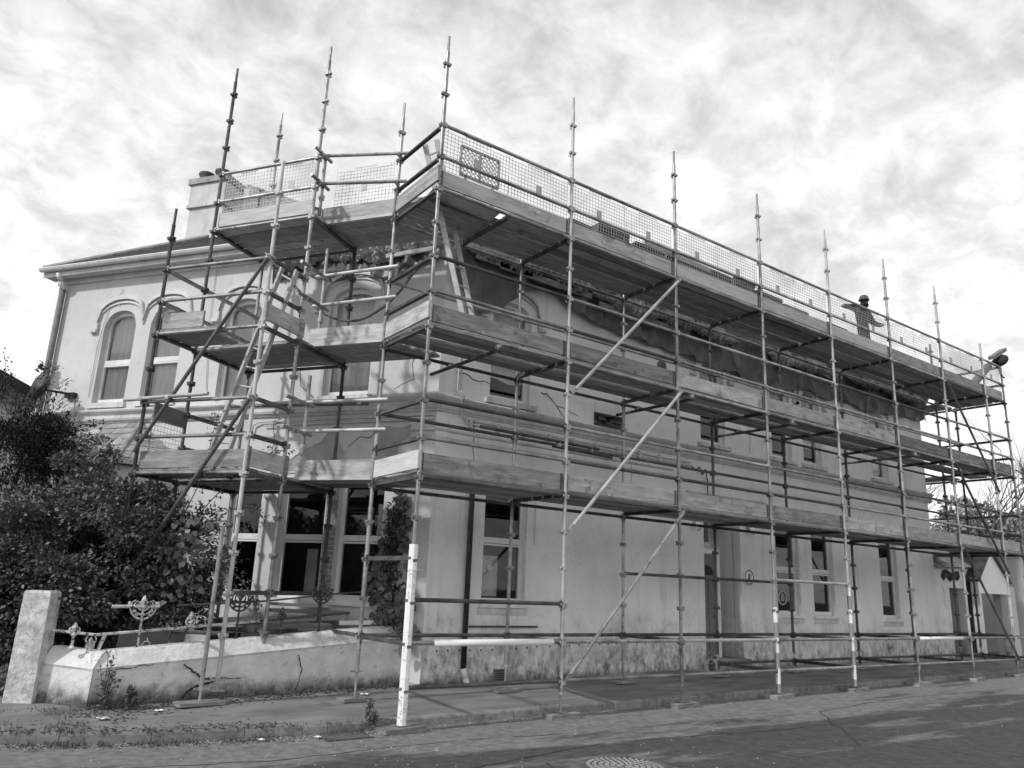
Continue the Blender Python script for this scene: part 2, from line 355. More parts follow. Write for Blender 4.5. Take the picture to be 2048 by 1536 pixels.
# ================================================================== ground
def ground():
    xs = [-400, -120, -40, -20, -12]+[-8+0.5*i for i in range(70)]+[30, 40, 60, 120, 400]
    ys = [-400, -120, -50, -25, -14, -10, -8, -6, -5, -4, -3.2, -2.5, -2, -1.5, -1, -.5, 0, .5, 1, 2, 4, 8, 20, 60, 150, 400]
    mb = MB()
    for x in xs:
        for y in ys: mb.v.append((x, y, road_z(x)-(0.03 if y > 3 else 0)))
    n = len(ys)
    for a in range(len(xs)-1):
        for b in range(n-1): q = a*n+b; mb.f.append((q, q+n, q+n+1, q+1))
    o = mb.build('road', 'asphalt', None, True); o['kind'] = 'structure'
    # pavement between the kerb and the walls
    mb = MB(); xs = [-8+0.4*i for i in range(85)]+[30, 40, 60]
    for x in xs:
        yk = kerb_y(x)+0.11
        for b in range(9):
            y = yk+(max(2.6, yk+1.6)-yk)*b/8; mb.v.append((x, y, pave_z(x, y)))
    for a in range(len(xs)-1):
        for b in range(8): q = a*9+b; mb.f.append((q, q+9, q+10, q+1))
    o = mb.build('pavement', 'pave', None, True); o['kind'] = 'structure'
    # garden soil behind the boundary wall
    mb = MB(); mb.grid(lambda u, v: (-3.35+u*4.9, 2.15+v*10, 0.33+0.05*math.sin(9*u+5*v)), 14, 12)
    o = mb.build('garden_ground', 'earth', None, True); o['kind'] = 'structure'
    # kerbstones
    k = thing('kerb', (0, 0.2, 0), kind='structure')
    pts = []; x = -7.0
    segs = []
    P = [V3((a, b, 0)) for a, b in KERB[:-1]]+[V3((46, 0.22, 0))]
    acc = []
    for a, b in zip(P, P[1:]):
        L = (b-a).length; n = max(1, round(L/0.91))
        for i in range(n): segs.append((a+(b-a)*(i/n), a+(b-a)*((i+1)/n)))
    for a, b in segs:
        d = (b-a).normalized(); nn = V3((-d.y, d.x, 0)); g = d*0.004
        za, zb = road_z(a.x)+random.uniform(.105, .114), road_z(b.x)+random.uniform(.105, .114)
        lo = -0.12
        f0, f1 = a+g, b-g
        # chamfered section: front face leans back, arris rounded
        def sec(p, z): return [p+V3((0, 0, lo)), p+V3((0, 0, z-.025))+nn*.012, p+V3((0, 0, z-.006))+nn*.022, p+V3((0, 0, z))+nn*.04, p+nn*.125+V3((0, 0, z)), p+nn*.125+V3((0, 0, lo))]
        MB().hexa(sec(f0, za), sec(f1, zb)).build('kerb_stone', 'kerb', k)
ground()

# ================================================================== house
house = thing('house', (5, 4, 0.3), 'two storey white rendered corner house with arched upper windows wrapped in scaffold', 'house')
WALL_TOP = 7.42
class Op:
    """opening in a wall: s0..s1, z0..z1 = spring line, rise of the segmental arch"""
    def __init__(s, s0, s1, z0, z1, rise=0.0): s.s0, s.s1, s.z0, s.z1, s.rise = s0, s1, z0, z1, rise
    def top(s, x):
        if not s.rise: return s.z1
        c = (s.s0+s.s1)/2; h = (s.s1-s.s0)/2; t = max(-1, min(1, (x-c)/h))
        return s.z1+s.rise*math.sqrt(max(0, 1-abs(t)**2.2))
    def ss(s): n = 10 if s.rise else 1; return [s.s0+(s.s1-s.s0)*i/n for i in range(n+1)]
def wall(F, s0, s1, zb, zt, ops, depth, matn, name, flip=False):
    mb = MB(); xs = {s0, s1}
    for o in ops: xs |= set(o.ss())
    x = s0
    while x < s1: xs.add(round(x, 3)); x += 1.0
    xs = sorted(xs)
    def q(a, b, c, d): mb.quad(*((d, c, b, a) if flip else (a, b, c, d)))
    for a, b in zip(xs, xs[1:]):
        if b-a < 1e-5: continue
        m = (a+b)/2; hs = sorted([o for o in ops if o.s0 < m < o.s1], key=lambda o: o.z0)
        la = lb = zb
        for o in hs:
            q(F(a, la), F(b, lb), F(b, o.z0), F(a, o.z0)); la, lb = o.top(a), o.top(b)
        q(F(a, la), F(b, lb), F(b, zt), F(a, zt))
    w_ = mb.build(name, matn, house)
    for o in ops:    # reveals
        mb = MB(); ring = [(o.s0, o.z0), (o.s1, o.z0)]+[(x, o.top(x)) for x in reversed(o.ss())]
        for (a, za), (b, zb2) in zip(ring, ring[1:]+ring[:1]):
            mb.quad(F(a, za), F(b, zb2), F(b, zb2, -depth), F(a, za, -depth))
        mb.build('reveal', matn, w_)
    return w_
GW = [Op(2.30, 3.16, 1.44, 3.30), Op(9.94, 10.78, 1.36, 3.32), Op(11.27, 12.11, 1.36, 3.32), Op(14.13, 14.96, 1.32, 3.32)]
UW = [Op(2.28, 3.12, 4.74, 6.22, .30), Op(7.58, 8.36, 4.74, 6.22, .30), Op(9.98, 10.72, 4.74, 6.22, .30), Op(11.18, 11.92, 4.74, 6.22, .30), Op(14.16, 14.92, 4.74, 6.22, .30)]
DOOR = Op(7.60, 8.74, 0.30, 3.28)
HOLE = Op(4.62, 5.42, 4.64, 4.90)
wall_front = wall(FM, PC.x, XE, -0.1, WALL_TOP, GW+UW+[DOOR, HOLE], 0.20, 'wall_front', 'wall')
LG = [Op(0.80, 1.62, 1.40, 3.32), Op(1.86, 2.72, 1.40, 3.32), Op(3.10, 3.75, 1.40, 3.32)]
LU = [Op(1.26, 2.16, 4.68, 6.28, .32), Op(3.56, 4.36, 4.68, 6.28, .32), Op(5.30, 6.08, 4.76, 6.28, .32), Op(6.44, 7.22, 4.76, 6.28, .32)]
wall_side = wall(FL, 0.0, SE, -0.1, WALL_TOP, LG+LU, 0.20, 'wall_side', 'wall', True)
# end and back walls close the shell
def shell():
    A, B = FL(SE, 0), FM(XE, 0); a2 = A-N2*8.0; b2 = B+V3((0, 8.5, 0)); mid = V3((7.0, 10.35, 0))
    mb = MB()
    for p, q in ((A, a2), (a2, mid), (mid, b2), (b2, B)):
        mb.quad(p, q, q+V3((0, 0, WALL_TOP)), p+V3((0, 0, WALL_TOP)))
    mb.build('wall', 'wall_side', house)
    # inner partitions so that rooms read dark behind the glass
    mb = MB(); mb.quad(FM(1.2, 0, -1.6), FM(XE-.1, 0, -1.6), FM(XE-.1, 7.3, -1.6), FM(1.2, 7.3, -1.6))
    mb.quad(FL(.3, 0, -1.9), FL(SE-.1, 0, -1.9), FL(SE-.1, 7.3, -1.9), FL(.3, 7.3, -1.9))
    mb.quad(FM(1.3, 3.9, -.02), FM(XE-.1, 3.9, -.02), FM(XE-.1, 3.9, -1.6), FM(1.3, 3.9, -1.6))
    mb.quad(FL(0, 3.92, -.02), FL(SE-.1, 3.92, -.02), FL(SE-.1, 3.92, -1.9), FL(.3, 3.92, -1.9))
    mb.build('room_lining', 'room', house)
shell()

def window(F, o, transom, inner=None, inner_frac=1.0, fw=0.07, dep=-0.13, side=1):
    """sash window in an opening: frame members, meeting rail, two panes, curtain or blind behind"""
    W_ = thing_sub('window', F((o.s0+o.s1)/2, o.z0, dep))
    a, b = o.s0, o.s1
    def bar_(p, q, w, h, n='frame'): return MB().bar(F(*p), F(*q), w, h, up=F(0, 0, 1)-F(0, 0, 0)).build(n, 'frame', W_)
    h = 0.06
    zt = o.top((a+b)/2)
    # stiles (box bars standing)
    for s_ in (a+fw/2, b-fw/2):
        mb = MB(); z1 = o.top(s_)
        mb.hexa([F(s_-fw/2, o.z0+.003, dep-h/2), F(s_+fw/2, o.z0+.003, dep-h/2), F(s_+fw/2, o.z0+.003, dep+h/2), F(s_-fw/2, o.z0+.003, dep+h/2)],
                [F(s_-fw/2, z1, dep-h/2), F(s_+fw/2, z1, dep-h/2), F(s_+fw/2, z1, dep+h/2), F(s_-fw/2, z1, dep+h/2)]).build('stile', 'frame', W_)
    def rail(z0, z1, d0, d1, n):
        mb = MB(); x0, x1 = a+fw-.002, b-fw+.002
        mb.hexa([F(x0, z0, d0), F(x1, z0, d0), F(x1, z0, d1), F(x0, z0, d1)], [F(x0, z1, d0), F(x1, z1, d0), F(x1, z1, d1), F(x0, z1, d1)]).build(n, 'frame', W_)
    rail(o.z0+.003, o.z0+0.09, dep-h/2, dep+h/2+.012, 'bottom_rail')
    rail(transom-.045, transom+.045, dep-h/2, dep+h/2+.008, 'meeting_rail')
    rail(transom-.085, transom-.055, dep-h/2, dep+h/2+.02, 'meeting_rail')
    # head
    if o.rise:
        ss = o.ss(); mb = MB()
        for x0, x1 in zip(ss, ss[1:]):
            mb.hexa([F(x0, o.top(x0)-.075, dep-h/2), F(x1, o.top(x1)-.075, dep-h/2), F(x1, o.top(x1)-.075, dep+h/2-.004), F(x0, o.top(x0)-.075, dep+h/2-.004)],
                    [F(x0, o.top(x0)+.01, dep-h/2), F(x1, o.top(x1)+.01, dep-h/2), F(x1, o.top(x1)+.01, dep+h/2-.004), F(x0, o.top(x0)+.01, dep+h/2-.004)])
        mb.build('head', 'frame', W_)
    else: rail(o.z1-.07, o.z1-.002, dep-h/2, dep+h/2-.004, 'head')
    # panes
    for z0, z1, dd in ((o.z0+.09, transom-.05, dep-.004), (transom+.04, None, dep+.006)):
        mb = MB(); rv = (lambda L_: list(reversed(L_))) if F is FL else (lambda L_: L_)
        if z1 is None:
            ss = [x for x in o.ss() if a+fw <= x <= b-fw]; ss = [a+fw*.9]+ss+[b-fw*.9]
            mb.poly(rv([F(a+fw*.9, z0, dd), F(b-fw*.9, z0, dd)]+[F(x, o.top(x)-.05, dd) for x in reversed(ss)]))
        else: mb.poly(rv([F(a+fw*.9, z0, dd), F(b-fw*.9, z0, dd), F(b-fw*.9, z1, dd), F(a+fw*.9, z1, dd)]))
        mb.build('pane', 'glass', W_)
    if inner in ('curtain', 'blind'):
        z0 = o.z0 + (zt-o.z0)*(1-inner_frac); amp = .025 if inner == 'curtain' else .003; mb = MB()
        mb.grid(lambda u, v: F(a+.02+(b-a-.04)*u, z0+(min(o.top(a+.02+(b-a-.04)*u)-.02, 9)-z0)*v+ (.03*math.sin(7*u) if v == 0 and inner_frac < 1 else 0), dep-.075+amp*math.sin(34*u+2*math.sin(3*v+o.s0))), 36, 4)
        mb.build(inner, 'curtain' if inner == 'curtain' else 'blind', W_, True)
    return W_
def thing_sub(name, loc):
    o = bpy.data.objects.new(name, None); COL.objects.link(o); o.location = loc; o.empty_display_size = 0.1
    o.parent = house; o.matrix_parent_inverse = Matrix.Translation(-house.location); return o

for o, t, i, fr in zip(GW, (2.43, 2.33, 2.33, 2.30), (None, None, None, None), (1, 1, 1, 1)): window(FM, o, t, i, fr)
for o, i, fr in zip(UW, ('blind', 'blind', 'blind', 'curtain', 'curtain'), (.78, .62, .62, .74, .9)): window(FM, o, 5.56, i, fr)
for o, t in zip(LG, (2.36, 2.36, 2.36)): window(FL, o, t, None)
for o, i in zip(LU, ('curtain', 'blind', 'curtain', 'curtain')): window(FL, o, 5.58, i, 1.0)

def _fb(F, s0, s1, z0, z1, d0, d1): return MB().hexa([F(s0, z0, d0), F(s1, z0, d0), F(s1, z0, d1), F(s0, z0, d1)], [F(s0, z1, d0), F(s1, z1, d0), F(s1, z1, d1), F(s0, z1, d1)])
for s0_, s1_, z0_, z1_ in ((1.93, 2.20, 2.45, 2.92), (2.3, 2.5, 1.5, 2.2), (.87, 1.22, 2.45, 2.95), (1.32, 1.42, 1.5, 2.9), (3.2, 3.5, 1.5, 2.3)): _fb(FL, s0_, s1_, z0_, z1_, -.62, -.58).build('reflection_board', 'blind', house)  # pale boards added inside, standing in for reflections on the panes
for s0_, s1_, z0_, z1_ in ((2.45, 2.95, 1.55, 2.2), (10.0, 10.5, 1.45, 2.1), (11.4, 11.9, 1.42, 1.75), (14.2, 14.5, 1.4, 2.1), (10.05, 10.6, 2.5, 2.9)): _fb(FM, s0_, s1_, z0_, z1_, -.55, -.5).build('reflection_board', 'blind', house)  # same on the street front: boards in place of reflections, glints and smears
def fbox(F, s0, s1, z0, z1, d0, d1, name, m, parent):
    return MB().hexa([F(s0, z0, d0), F(s1, z0, d0), F(s1, z0, d1), F(s0, z0, d1)], [F(s0, z1, d0), F(s1, z1, d0), F(s1, z1, d1), F(s0, z1, d1)]).build(name, m, parent)
# sills
for o in GW: 
    fbox(FM, o.s0-.03, o.s1+.03, o.z0-.055, o.z0-.002, -.14, .045, 'sill', 'frame', house)
    fbox(FM, o.s0-.05, o.s1+.05, o.z0-.16, o.z0-.06, -.05, .02, 'sill', 'trim', house)
fbox(FM, 2.10, 3.42, 1.09, 1.115, 0, .05, 'lintel_strip', 'iron_rust', house)
for o in UW: fbox(FM, o.s0-.10, o.s1+.12, o.z0-.085, o.z0-.003, -.14, .07, 'sill', 'trim', house)
for o in LU: fbox(FL, o.s0-.06, o.s1+.06, o.z0-.10, o.z0-.003, -.14, .05, 'sill', 'trim', house)
for o in LG: fbox(FL, o.s0-.03, o.s1+.03, o.z0-.07, o.z0-.003, -.14, .05, 'sill', 'frame', house)
fbox(FL, 0.05, 3.0, 4.24, 4.262, 0, .02, 'moulding', 'trim', house)

def band(F, s0, s1, z0, z1, prof, name, m, parent):
    """moulding: profile list of (z fraction, projection) swept along the wall"""
    mb = MB(); b = [F(s0, z0+(z1-z0)*f, d) for f, d in prof]; t = [F(s1, z0+(z1-z0)*f, d) for f, d in prof]
    return mb.hexa(b, t).build(name, m, parent)
PRO = [(0, -.02), (0, .03), (.10, .045), (.16, .075), (.30, .09), (.36, .06), (.55, .065), (.62, .10), (.72, .13), (.82, .14), (.86, .11), (1, .02), (1, -.02)]
band(FM, PC.x-.06, XE+.10, 4.36, 4.64, PRO, 'string_course', 'trim', house)
band(FL, -.085, SE+.05, 4.357, 4.637, PRO, 'string_course', 'trim', house)
PR2 = [(0, -.01), (0, .025), (.3, .05), (.7, .05), (1, .012), (1, -.01)]
for z in (4.04, 3.90): band(FM, PC.x-.02, 6.7, z, z+.055, PR2, 'moulding', 'trim', house); band(FL, -.03, .42, z-.003, z+.052, PR2, 'moulding', 'trim', house)
for z in (3.66, 3.52): band(FM, 7.1, 9.6, z, z+.05, PR2, 'moulding', 'trim', house)
# hood moulds over the arched windows
def hood(F, o, ext=.16, stops=(1, 1)):
    mb = MB(); n = 14; a, b = o.s0-ext, o.s1+ext; c = (a+b)/2; h = (b-a)/2
    def zt(x): return o.z1+.16+(o.rise+.06)*math.sqrt(max(0, 1-abs((x-c)/h)**2.2))-(.10 if abs(x-c) > h*.995 else 0)
    pts = [(a+(b-a)*i/n) for i in range(n+1)]
    for dz, w_, off in ((0, .085, .06), (-.075, .05, .03)):
        for x0, x1 in zip(pts, pts[1:]):
            mb.hexa([F(x0, zt(x0)+dz, -.01), F(x1, zt(x1)+dz, -.01), F(x1, zt(x1)+dz, off), F(x0, zt(x0)+dz, off)],
                    [F(x0, zt(x0)+dz+w_, -.01), F(x1, zt(x1)+dz+w_, -.01), F(x1, zt(x1)+dz+w_, off-.012), F(x0, zt(x0)+dz+w_, off-.012)])
    for x, f in ((a, stops[0]), (b, stops[1])):
        if f:
            sgn = -1 if x == a else 1
            mb.hexa([F(x-.04, o.z1-.06, -.01), F(x+.04, o.z1-.06, -.01), F(x+.04, o.z1-.06, .055), F(x-.04, o.z1-.06, .055)], [F(x-.04, zt(x)+.04, -.01), F(x+.04, zt(x)+.04, -.01), F(x+.04, zt(x)+.04, .055), F(x-.04, zt(x)+.04, .055)])
            mb.hexa([F(x-.04+sgn*.05-.04, o.z1-.10, -.01), F(x+.04+sgn*.05+.04, o.z1-.10, -.01), F(x+.04+sgn*.05+.04, o.z1-.10, .07), F(x-.04+sgn*.05-.04, o.z1-.10, .07)],
                    [F(x-.04+sgn*.05-.04, o.z1-.045, -.01), F(x+.04+sgn*.05+.04, o.z1-.045, -.01), F(x+.04+sgn*.05+.04, o.z1-.045, .07), F(x-.04+sgn*.05-.04, o.z1-.045, .07)])
    mb.build('hood_mould', 'trim', house)
for o in UW: hood(FM, o)
hood(FL, LU[0]); hood(FL, LU[1]); hood(FL, LU[2], .18, (1, 0)); hood(FL, LU[3], .18, (0, 1))
# hole broken through the render: rubble showing
mb = MB(); mb.quad(FM(4.55, 4.6, -.19), FM(5.5, 4.6, -.19), FM(5.5, 4.95, -.19), FM(4.55, 4.95, -.19)); hole = mb.build('hole_back', 'dark', house)
rr = random.Random(3); z = 4.64
while z < 4.88:
    x = 4.62; hh = rr.uniform(.05, .09)
    while x < 5.40:
        ww = rr.uniform(.09, .2); x1 = min(x+ww, 5.42)
        if rr.random() < .9: fbox(FM, x+.006, x1-.006, z+.005, min(z+hh, 4.9)-.004, -.18, -.05-rr.uniform(0, .07), 'stone', 'stone', hole)
        x = x1
    z += hh
# patches of combed scratch coat on the side front where the render has come away
def patch(pts, name):
    mb = MB(); mb.hexa([FL(s, z, -.004) for s, z in pts], [FL(s, z, .006) for s, z in pts]); p = mb.build(name, 'scratch_coat', wall_side)
    smin, smax = min(p_[0] for p_ in pts), max(p_[0] for p_ in pts); zmin, zmax = min(p_[1] for p_ in pts), max(p_[1] for p_ in pts)
    mb = MB(); z = zmin+.02
    while z < zmax-.015:
        xs = []
        for (a, za), (b, zb_) in zip(pts, pts[1:]+pts[:1]):
            if (za-z)*(zb_-z) < 0: xs.append(a+(b-a)*(z-za)/(zb_-za))
        xs.sort()
        for a, b in zip(xs[::2], xs[1::2]):
            if b-a > .03: mb.path([FL(a+(b-a)*i/6, z+.008*math.sin(3*(a+(b-a)*i/6)+z*5), .008) for i in range(7)], .0085, 4)
        z += .033
    mb.build('comb_ridges', 'scratch_coat', p)
    # broken raised edge of the old coat round the patch
    mb = MB(); rr2 = random.Random(5)
    for (a, za), (b, zb_) in zip(pts, pts[1:]+pts[:1]):
        n = max(2, int(math.hypot(b-a, zb_-za)/.05)); q = [(a+(b-a)*i/n+rr2.uniform(-.008, .008), za+(zb_-za)*i/n+rr2.uniform(-.008, .008)) for i in range(n+1)]
        mb.path([FL(s, z, .012) for s, z in q], .012, 5)
    mb.build('broken_edge', 'trim', p)
patch([(2.62, 3.40), (2.62, 3.62), (2.40, 3.78), (2.22, 3.84), (2.05, 3.92), (1.92, 4.12), (1.78, 4.12), (1.74, 3.90), (1.60, 3.72), (1.56, 3.40)], 'render_patch')
patch([(1.05, 3.40), (1.02, 4.06), (.90, 4.14), (.60, 4.10), (.42, 4.16), (.40, 3.40)], 'render_patch')
# brick reveal pier between the two side windows
for r_ in range(26):
    z0 = 1.44+r_*.072
    if r_ % 2: cols = [(1.635, 1.74), (1.75, 1.84)]
    else: cols = [(1.635, 1.69), (1.70, 1.84)]
    for a, b in cols: fbox(FL, a, b, z0, z0+.062, -.01, .012, 'brick', 'brick', wall_side)
fbox(FL, 2.74, 3.06, .35, 3.36, -.01, .03, 'pilaster', 'wall_side', house)
fbox(FL, -.012, .62, 3.50, 3.88, -.01, .02, 'panel', 'trim', house)
fbox(FM, PC.x-.012, PC.x+.22, .3, 4.3, -.01, .018, 'quoin', 'wall_front', house)
fbox(FL, -.012, .32, .3, 3.4, -.01, .018, 'quoin', 'wall_side', house)
# cracks in the render
def crack(F, pts, w, parent, seed):
    rr = random.Random(seed); mb = MB(); q = []
    for (a, za), (b, zb_) in zip(pts, pts[1:]):
        n = max(2, int(math.hypot(b-a, zb_-za)/.07))
        q += [(a+(b-a)*i/n+rr.uniform(-.012, .012), za+(zb_-za)*i/n+rr.uniform(-.012, .012)) for i in range(n)]
    q.append(pts[-1])
    for i, ((a, za), (b, zb_)) in enumerate(zip(q, q[1:])):
        ww = w*(1-.6*i/len(q)); L = math.hypot(b-a, zb_-za) or 1; nx, nz = -(zb_-za)/L*ww/2, (b-a)/L*ww/2
        mb.quad(F(a-nx, za-nz, .004), F(b-nx*.9, zb_-nz*.9, .004), F(b+nx*.9, zb_+nz*.9, .004), F(a+nx, za+nz, .004))
    mb.build('crack', 'dark', parent)
crack(FM, [(1.62, 5.05), (1.78, 5.06), (2.0, 4.98), (2.15, 5.0), (2.30, 4.97)], .022, wall_front, 1)
crack(FM, [(3.36, 5.02), (3.5, 5.02), (3.75, 4.84), (4.0, 4.82), (4.25, 4.74)], .022, wall_front, 2)
crack(FM, [(3.72, 4.86), (3.85, 4.72), (3.97, 4.62)], .018, wall_front, 3)
crack(FM, [(2.02, 4.34), (2.0, 4.1), (2.02, 3.7), (2.01, 3.3)], .016, wall_front, 4)
crack(FM, [(9.15, 5.5), (9.2, 5.1), (9.17, 4.7)], .014, wall_front, 5)
crack(FL, [(2.95, 3.2), (2.9, 2.6), (2.93, 1.9), (2.88, 1.2)], .010, wall_side, 6)
crack(FL, [(3.05, 4.3), (3.0, 3.9), (3.06, 3.5), (2.6, 3.42)], .012, wall_side, 7)
crack(FL, [(1.02, 4.1), (1.15, 3.95), (1.35, 3.98), (1.56, 3.8)], .016, wall_side, 17); crack(FL, [(.3, 5.4), (.5, 5.2), (.45, 4.9), (.8, 4.75)], .014, wall_side, 18); crack(FL, [(2.3, 4.66), (2.6, 4.9), (2.65, 5.3)], .012, wall_side, 19); crack(FM, [(5.5, 4.3), (5.6, 3.9), (5.52, 3.4)], .012, wall_front, 20); crack(FM, [(12.6, 6.2), (12.9, 5.7), (12.8, 5.1), (13.1, 4.66)], .014, wall_front, 21); crack(FM, [(17.2, 2.2), (17.3, 2.0), (17.25, 1.75), (17.42, 1.6)], .016, wall_front, 8)
# plug holes of the injected damp course
mb = MB()
x = 1.55
while x < 16.5:
    if not (7.4 < x < 9.0): mb.lathe(FM(x, lerp(WALLZ, x)+.50+random.uniform(-.012, .012), -.002), [(.016, 0), (.014, .006)], 7, axis=(0, -1, 0))
    x += random.uniform(.19, .27)
mb.build('plug_hole', 'dark', wall_front, kind='stuff')
# door recess
fbox(FM, 7.60, 8.74, .30, .52, -.75, -.01, 'threshold', 'kerb', house)
mb = MB(); mb.quad(FM(7.6, .5, -.75), FM(8.74, .5, -.75), FM(8.74, 3.28, -.75), FM(7.6, 3.28, -.75)); 
mb.quad(FM(7.6, .3, -.19), FM(7.6, .3, -.75), FM(7.6, 3.28, -.75), FM(7.6, 3.28, -.19)); mb.quad(FM(8.74, .3, -.75), FM(8.74, .3, -.19), FM(8.74, 3.28, -.19), FM(8.74, 3.28, -.75)); mb.quad(FM(7.6, 3.28, -.19), FM(8.74, 3.28, -.19), FM(8.74, 3.28, -.75), FM(7.6, 3.28, -.75))
mb.build('porch_lining', 'wall_front', house)
door = fbox(FM, 7.72, 8.22, .53, 2.52, -.30, -.25, 'door', 'grey_paint', house)
fbox(FM, 7.62, 7.72, .52, 2.62, -.32, -.22, 'door_frame', 'frame', house); fbox(FM, 8.22, 8.34, .52, 2.62, -.32, -.22, 'door_frame', 'frame', house); fbox(FM, 7.724, 8.216, 2.53, 2.62, -.32, -.222, 'door_frame', 'frame', house)
for x0, x1, z0, z1 in ((7.78, 7.94, .65, 1.25), (8.0, 8.16, .65, 1.25), (7.78, 7.94, 1.35, 2.0), (8.0, 8.16, 1.35, 2.0)):
    fbox(FM, x0, x1, z0, z1, -.26, -.238, 'door_panel', 'grey_paint', door)
mb = MB(); mb.poly([FM(7.97+.2*math.cos(t*math.pi/8), 2.1+.2*math.sin(t*math.pi/8), -.244) for t in range(9)]); mb.build('fanlight', 'dark', door)
MB().ball(FM(8.18, 1.3, -.22), .025, .025, .025).build('door_knob', 'steel_clean', door, True)
sgn = fbox(FM, 7.605, 8.05, 2.76, 3.26, -.30, -.255, 'sign', 'sign_grey', house)
for tx, zz_ in (('NEL', 3.03), ('USE', 2.82)):
    me = text_mesh(tx, .20, lambda x, y, h: FM(7.80+x*.9, zz_+y, -.252+h)); link('lettering', me, 'black_pipe', sgn)
# round step
mb = MB(); pr = [(8.15+.62*math.cos(t*math.pi/10), .62*math.sin(t*math.pi/10)) for t in range(11)]
mb.hexa([V3((x, 1.85-y*.72+.01, .1)) for x, y in pr], [V3((x, 1.85-y*.72+.01, .52)) for x, y in pr]); mb.build('door_step', 'kerb', house)
# plaque: ring with a small dark device
mb = MB(); mb.lathe(FM(8.95, 2.1, 0), [(.17, 0), (.17, .03), (.155, .035)], 24, axis=(0, -1, 0)); pq = mb.build('plaque', 'frame', house)
mb = MB()
for k in range(24):
    t0, t1 = 2*math.pi*k/24, 2*math.pi*(k+1)/24
    mb.quad(*[FM(8.95+r_*math.cos(t), 2.1+r_*math.sin(t), .038) for r_, t in ((.125, t0), (.125, t1), (.15, t1), (.15, t0))])
mb.poly([FM(8.95+x, 2.1+z, .039) for x, z in ((-.05, -.02), (-.02, -.07), (0, -.03), (.04, -.08), (.03, 0), (.07, .06), (.02, .05), (0, .08), (-.03, .04), (-.02, .01))]); mb.build('emblem', 'sign_grey', pq)
# bullseye tie plate, vents, lamps, alarm
mb = MB(); mb.lathe(FM(6.43, 6.13, 0), [(.12, 0), (.12, .03), (.07, .05), (.06, .02), (.03, .02), (.03, .08)], 16, axis=(0, -1, 0)); mb.build('tie_plate', 'grey_paint', house, True)
vt = fbox(FM, 2.60, 2.86, .29, .47, -.01, .012, 'air_brick', 'grey_paint', house)
for k in range(5): fbox(FM, 2.62, 2.84, .305+k*.032, .322+k*.032, .012, .016, 'slot', 'dark', vt)
def lamp(F, s, z):
    l = MB().lathe(F(s, z, 0), [(.05, 0), (.05, .03), (.02, .04), (.02, .10)], 10, axis=F(0, 0, 1)-F(0, 0, 0)).build('wall_lamp', 'steel_clean', house, True)
    MB().ball(F(s, z-.05, .13), .07, .07, .09).build('lamp_globe', 'trim', l, True)
lamp(FM, 7.30, 3.06); lamp(FM, 9.0, 3.10); lamp(FL, 2.88, 3.06)
# mould: pipes and cables on the fronts
MB().path([FM(2.0, 3.14, .06), FM(2.0, .50, .06)], .042, 10).build('downpipe', 'black_pipe', house, True)
MB().path([FM(2.0, .5, .06), FM(2.03, .36, .08), FM(2.05, .28, .12)], .045, 10).build('downpipe_shoe', 'frame', house, True)
for k, (dz, r_) in enumerate(((0, .014), (-.06, .012))):
    MB().path([FM(1.62+.06*k, 6.6, .05), FM(1.62+.06*k, 4.75, .05), FM(1.64+.05*k, 4.66, .15), FM(1.66+.06*k, 4.42, .12), FM(1.78+.06*k, 4.29+dz, .05), FM(7.2, 4.26+dz, .05)], r_, 6).build('conduit', 'trim', house)
x = 1.9
while x < 7.1: MB().hexa(*[[FM(x+a*.03, zz_, o_) for a, o_ in ((-.7, .0), (.7, .0), (.7, .075), (-.7, .075))] for zz_ in (4.17, 4.31)]).build('conduit_clip', 'trim', house); x += .55
MB().path([FL(.05, 4.29, .05), FL(3.3, 4.27, .05), FL(3.42, 4.22, .05), FL(3.44, 4.0, .04)], .014, 6).build('conduit', 'trim', house)
MB().path([FL(.05, 4.22, .05), FL(3.2, 4.20, .05)], .012, 6).build('conduit', 'trim', house)
MB().path([FM(7.2, 4.2, .05), FM(7.3, 4.12, .09), FM(7.42, 4.2, .08), FM(7.5, 4.05, .09), FM(7.62, 4.18, .07), FM(7.7, 3.95, .05), FM(7.7, 3.4, .04)], .012, 5).build('loose_cable', 'dark', house)
MB().path([FM(3.3, 3.3, .03), FM(3.31, 2.4, .03)], .010, 5).build('conduit', 'trim', house)
for a, b in (((6.9, 7.05), (6.93, 6.7)), ((7.15, 6.9), (7.30, 4.9)), ((4.72, 7.3), (4.55, 4.9))):
    MB().path([FL(a[0], a[1], .02), FL((a[0]+b[0])/2+.06, (a[1]+b[1])/2, .03), FL(b[0], b[1], .02)], .008, 4).build('loose_cable', 'trim', house)
# side downpipe with hopper weed
MB().path([FL(8.35, 7.42, .30), FL(8.35, 7.28, .22), FL(8.40, 7.14, .09)], .05, 10).build('downpipe_bend', 'frame', house, True)
MB().path([FL(8.40, 7.14, .09), FL(8.40, 3.5, .09)], .055, 10).build('downpipe', 'grey_paint', house, True)
# window stickers
MB().lathe(FM(2.52, 2.0, -.12), [(.045, 0), (.045, .003)], 14, axis=(0, -1, 0)).build('sticker', 'trim', house)
mb = MB(); c_ = FM(10.28, 1.72, -.118)
for k in range(20):
    t0, t1 = 2*math.pi*k/20, 2*math.pi*(k+1)/20
    mb.quad(*[c_+V3((r_*math.cos(t), 0, r_*math.sin(t))) for r_, t in ((.13, t0), (.13, t1), (.155, t1), (.155, t0))])
stk = mb.build('window_transfer', 'trim', house)
link('lettering', text_mesh('B', .2, lambda x, y, h: FM(10.28-x, 1.65+y, -.116+h)), 'trim', stk)

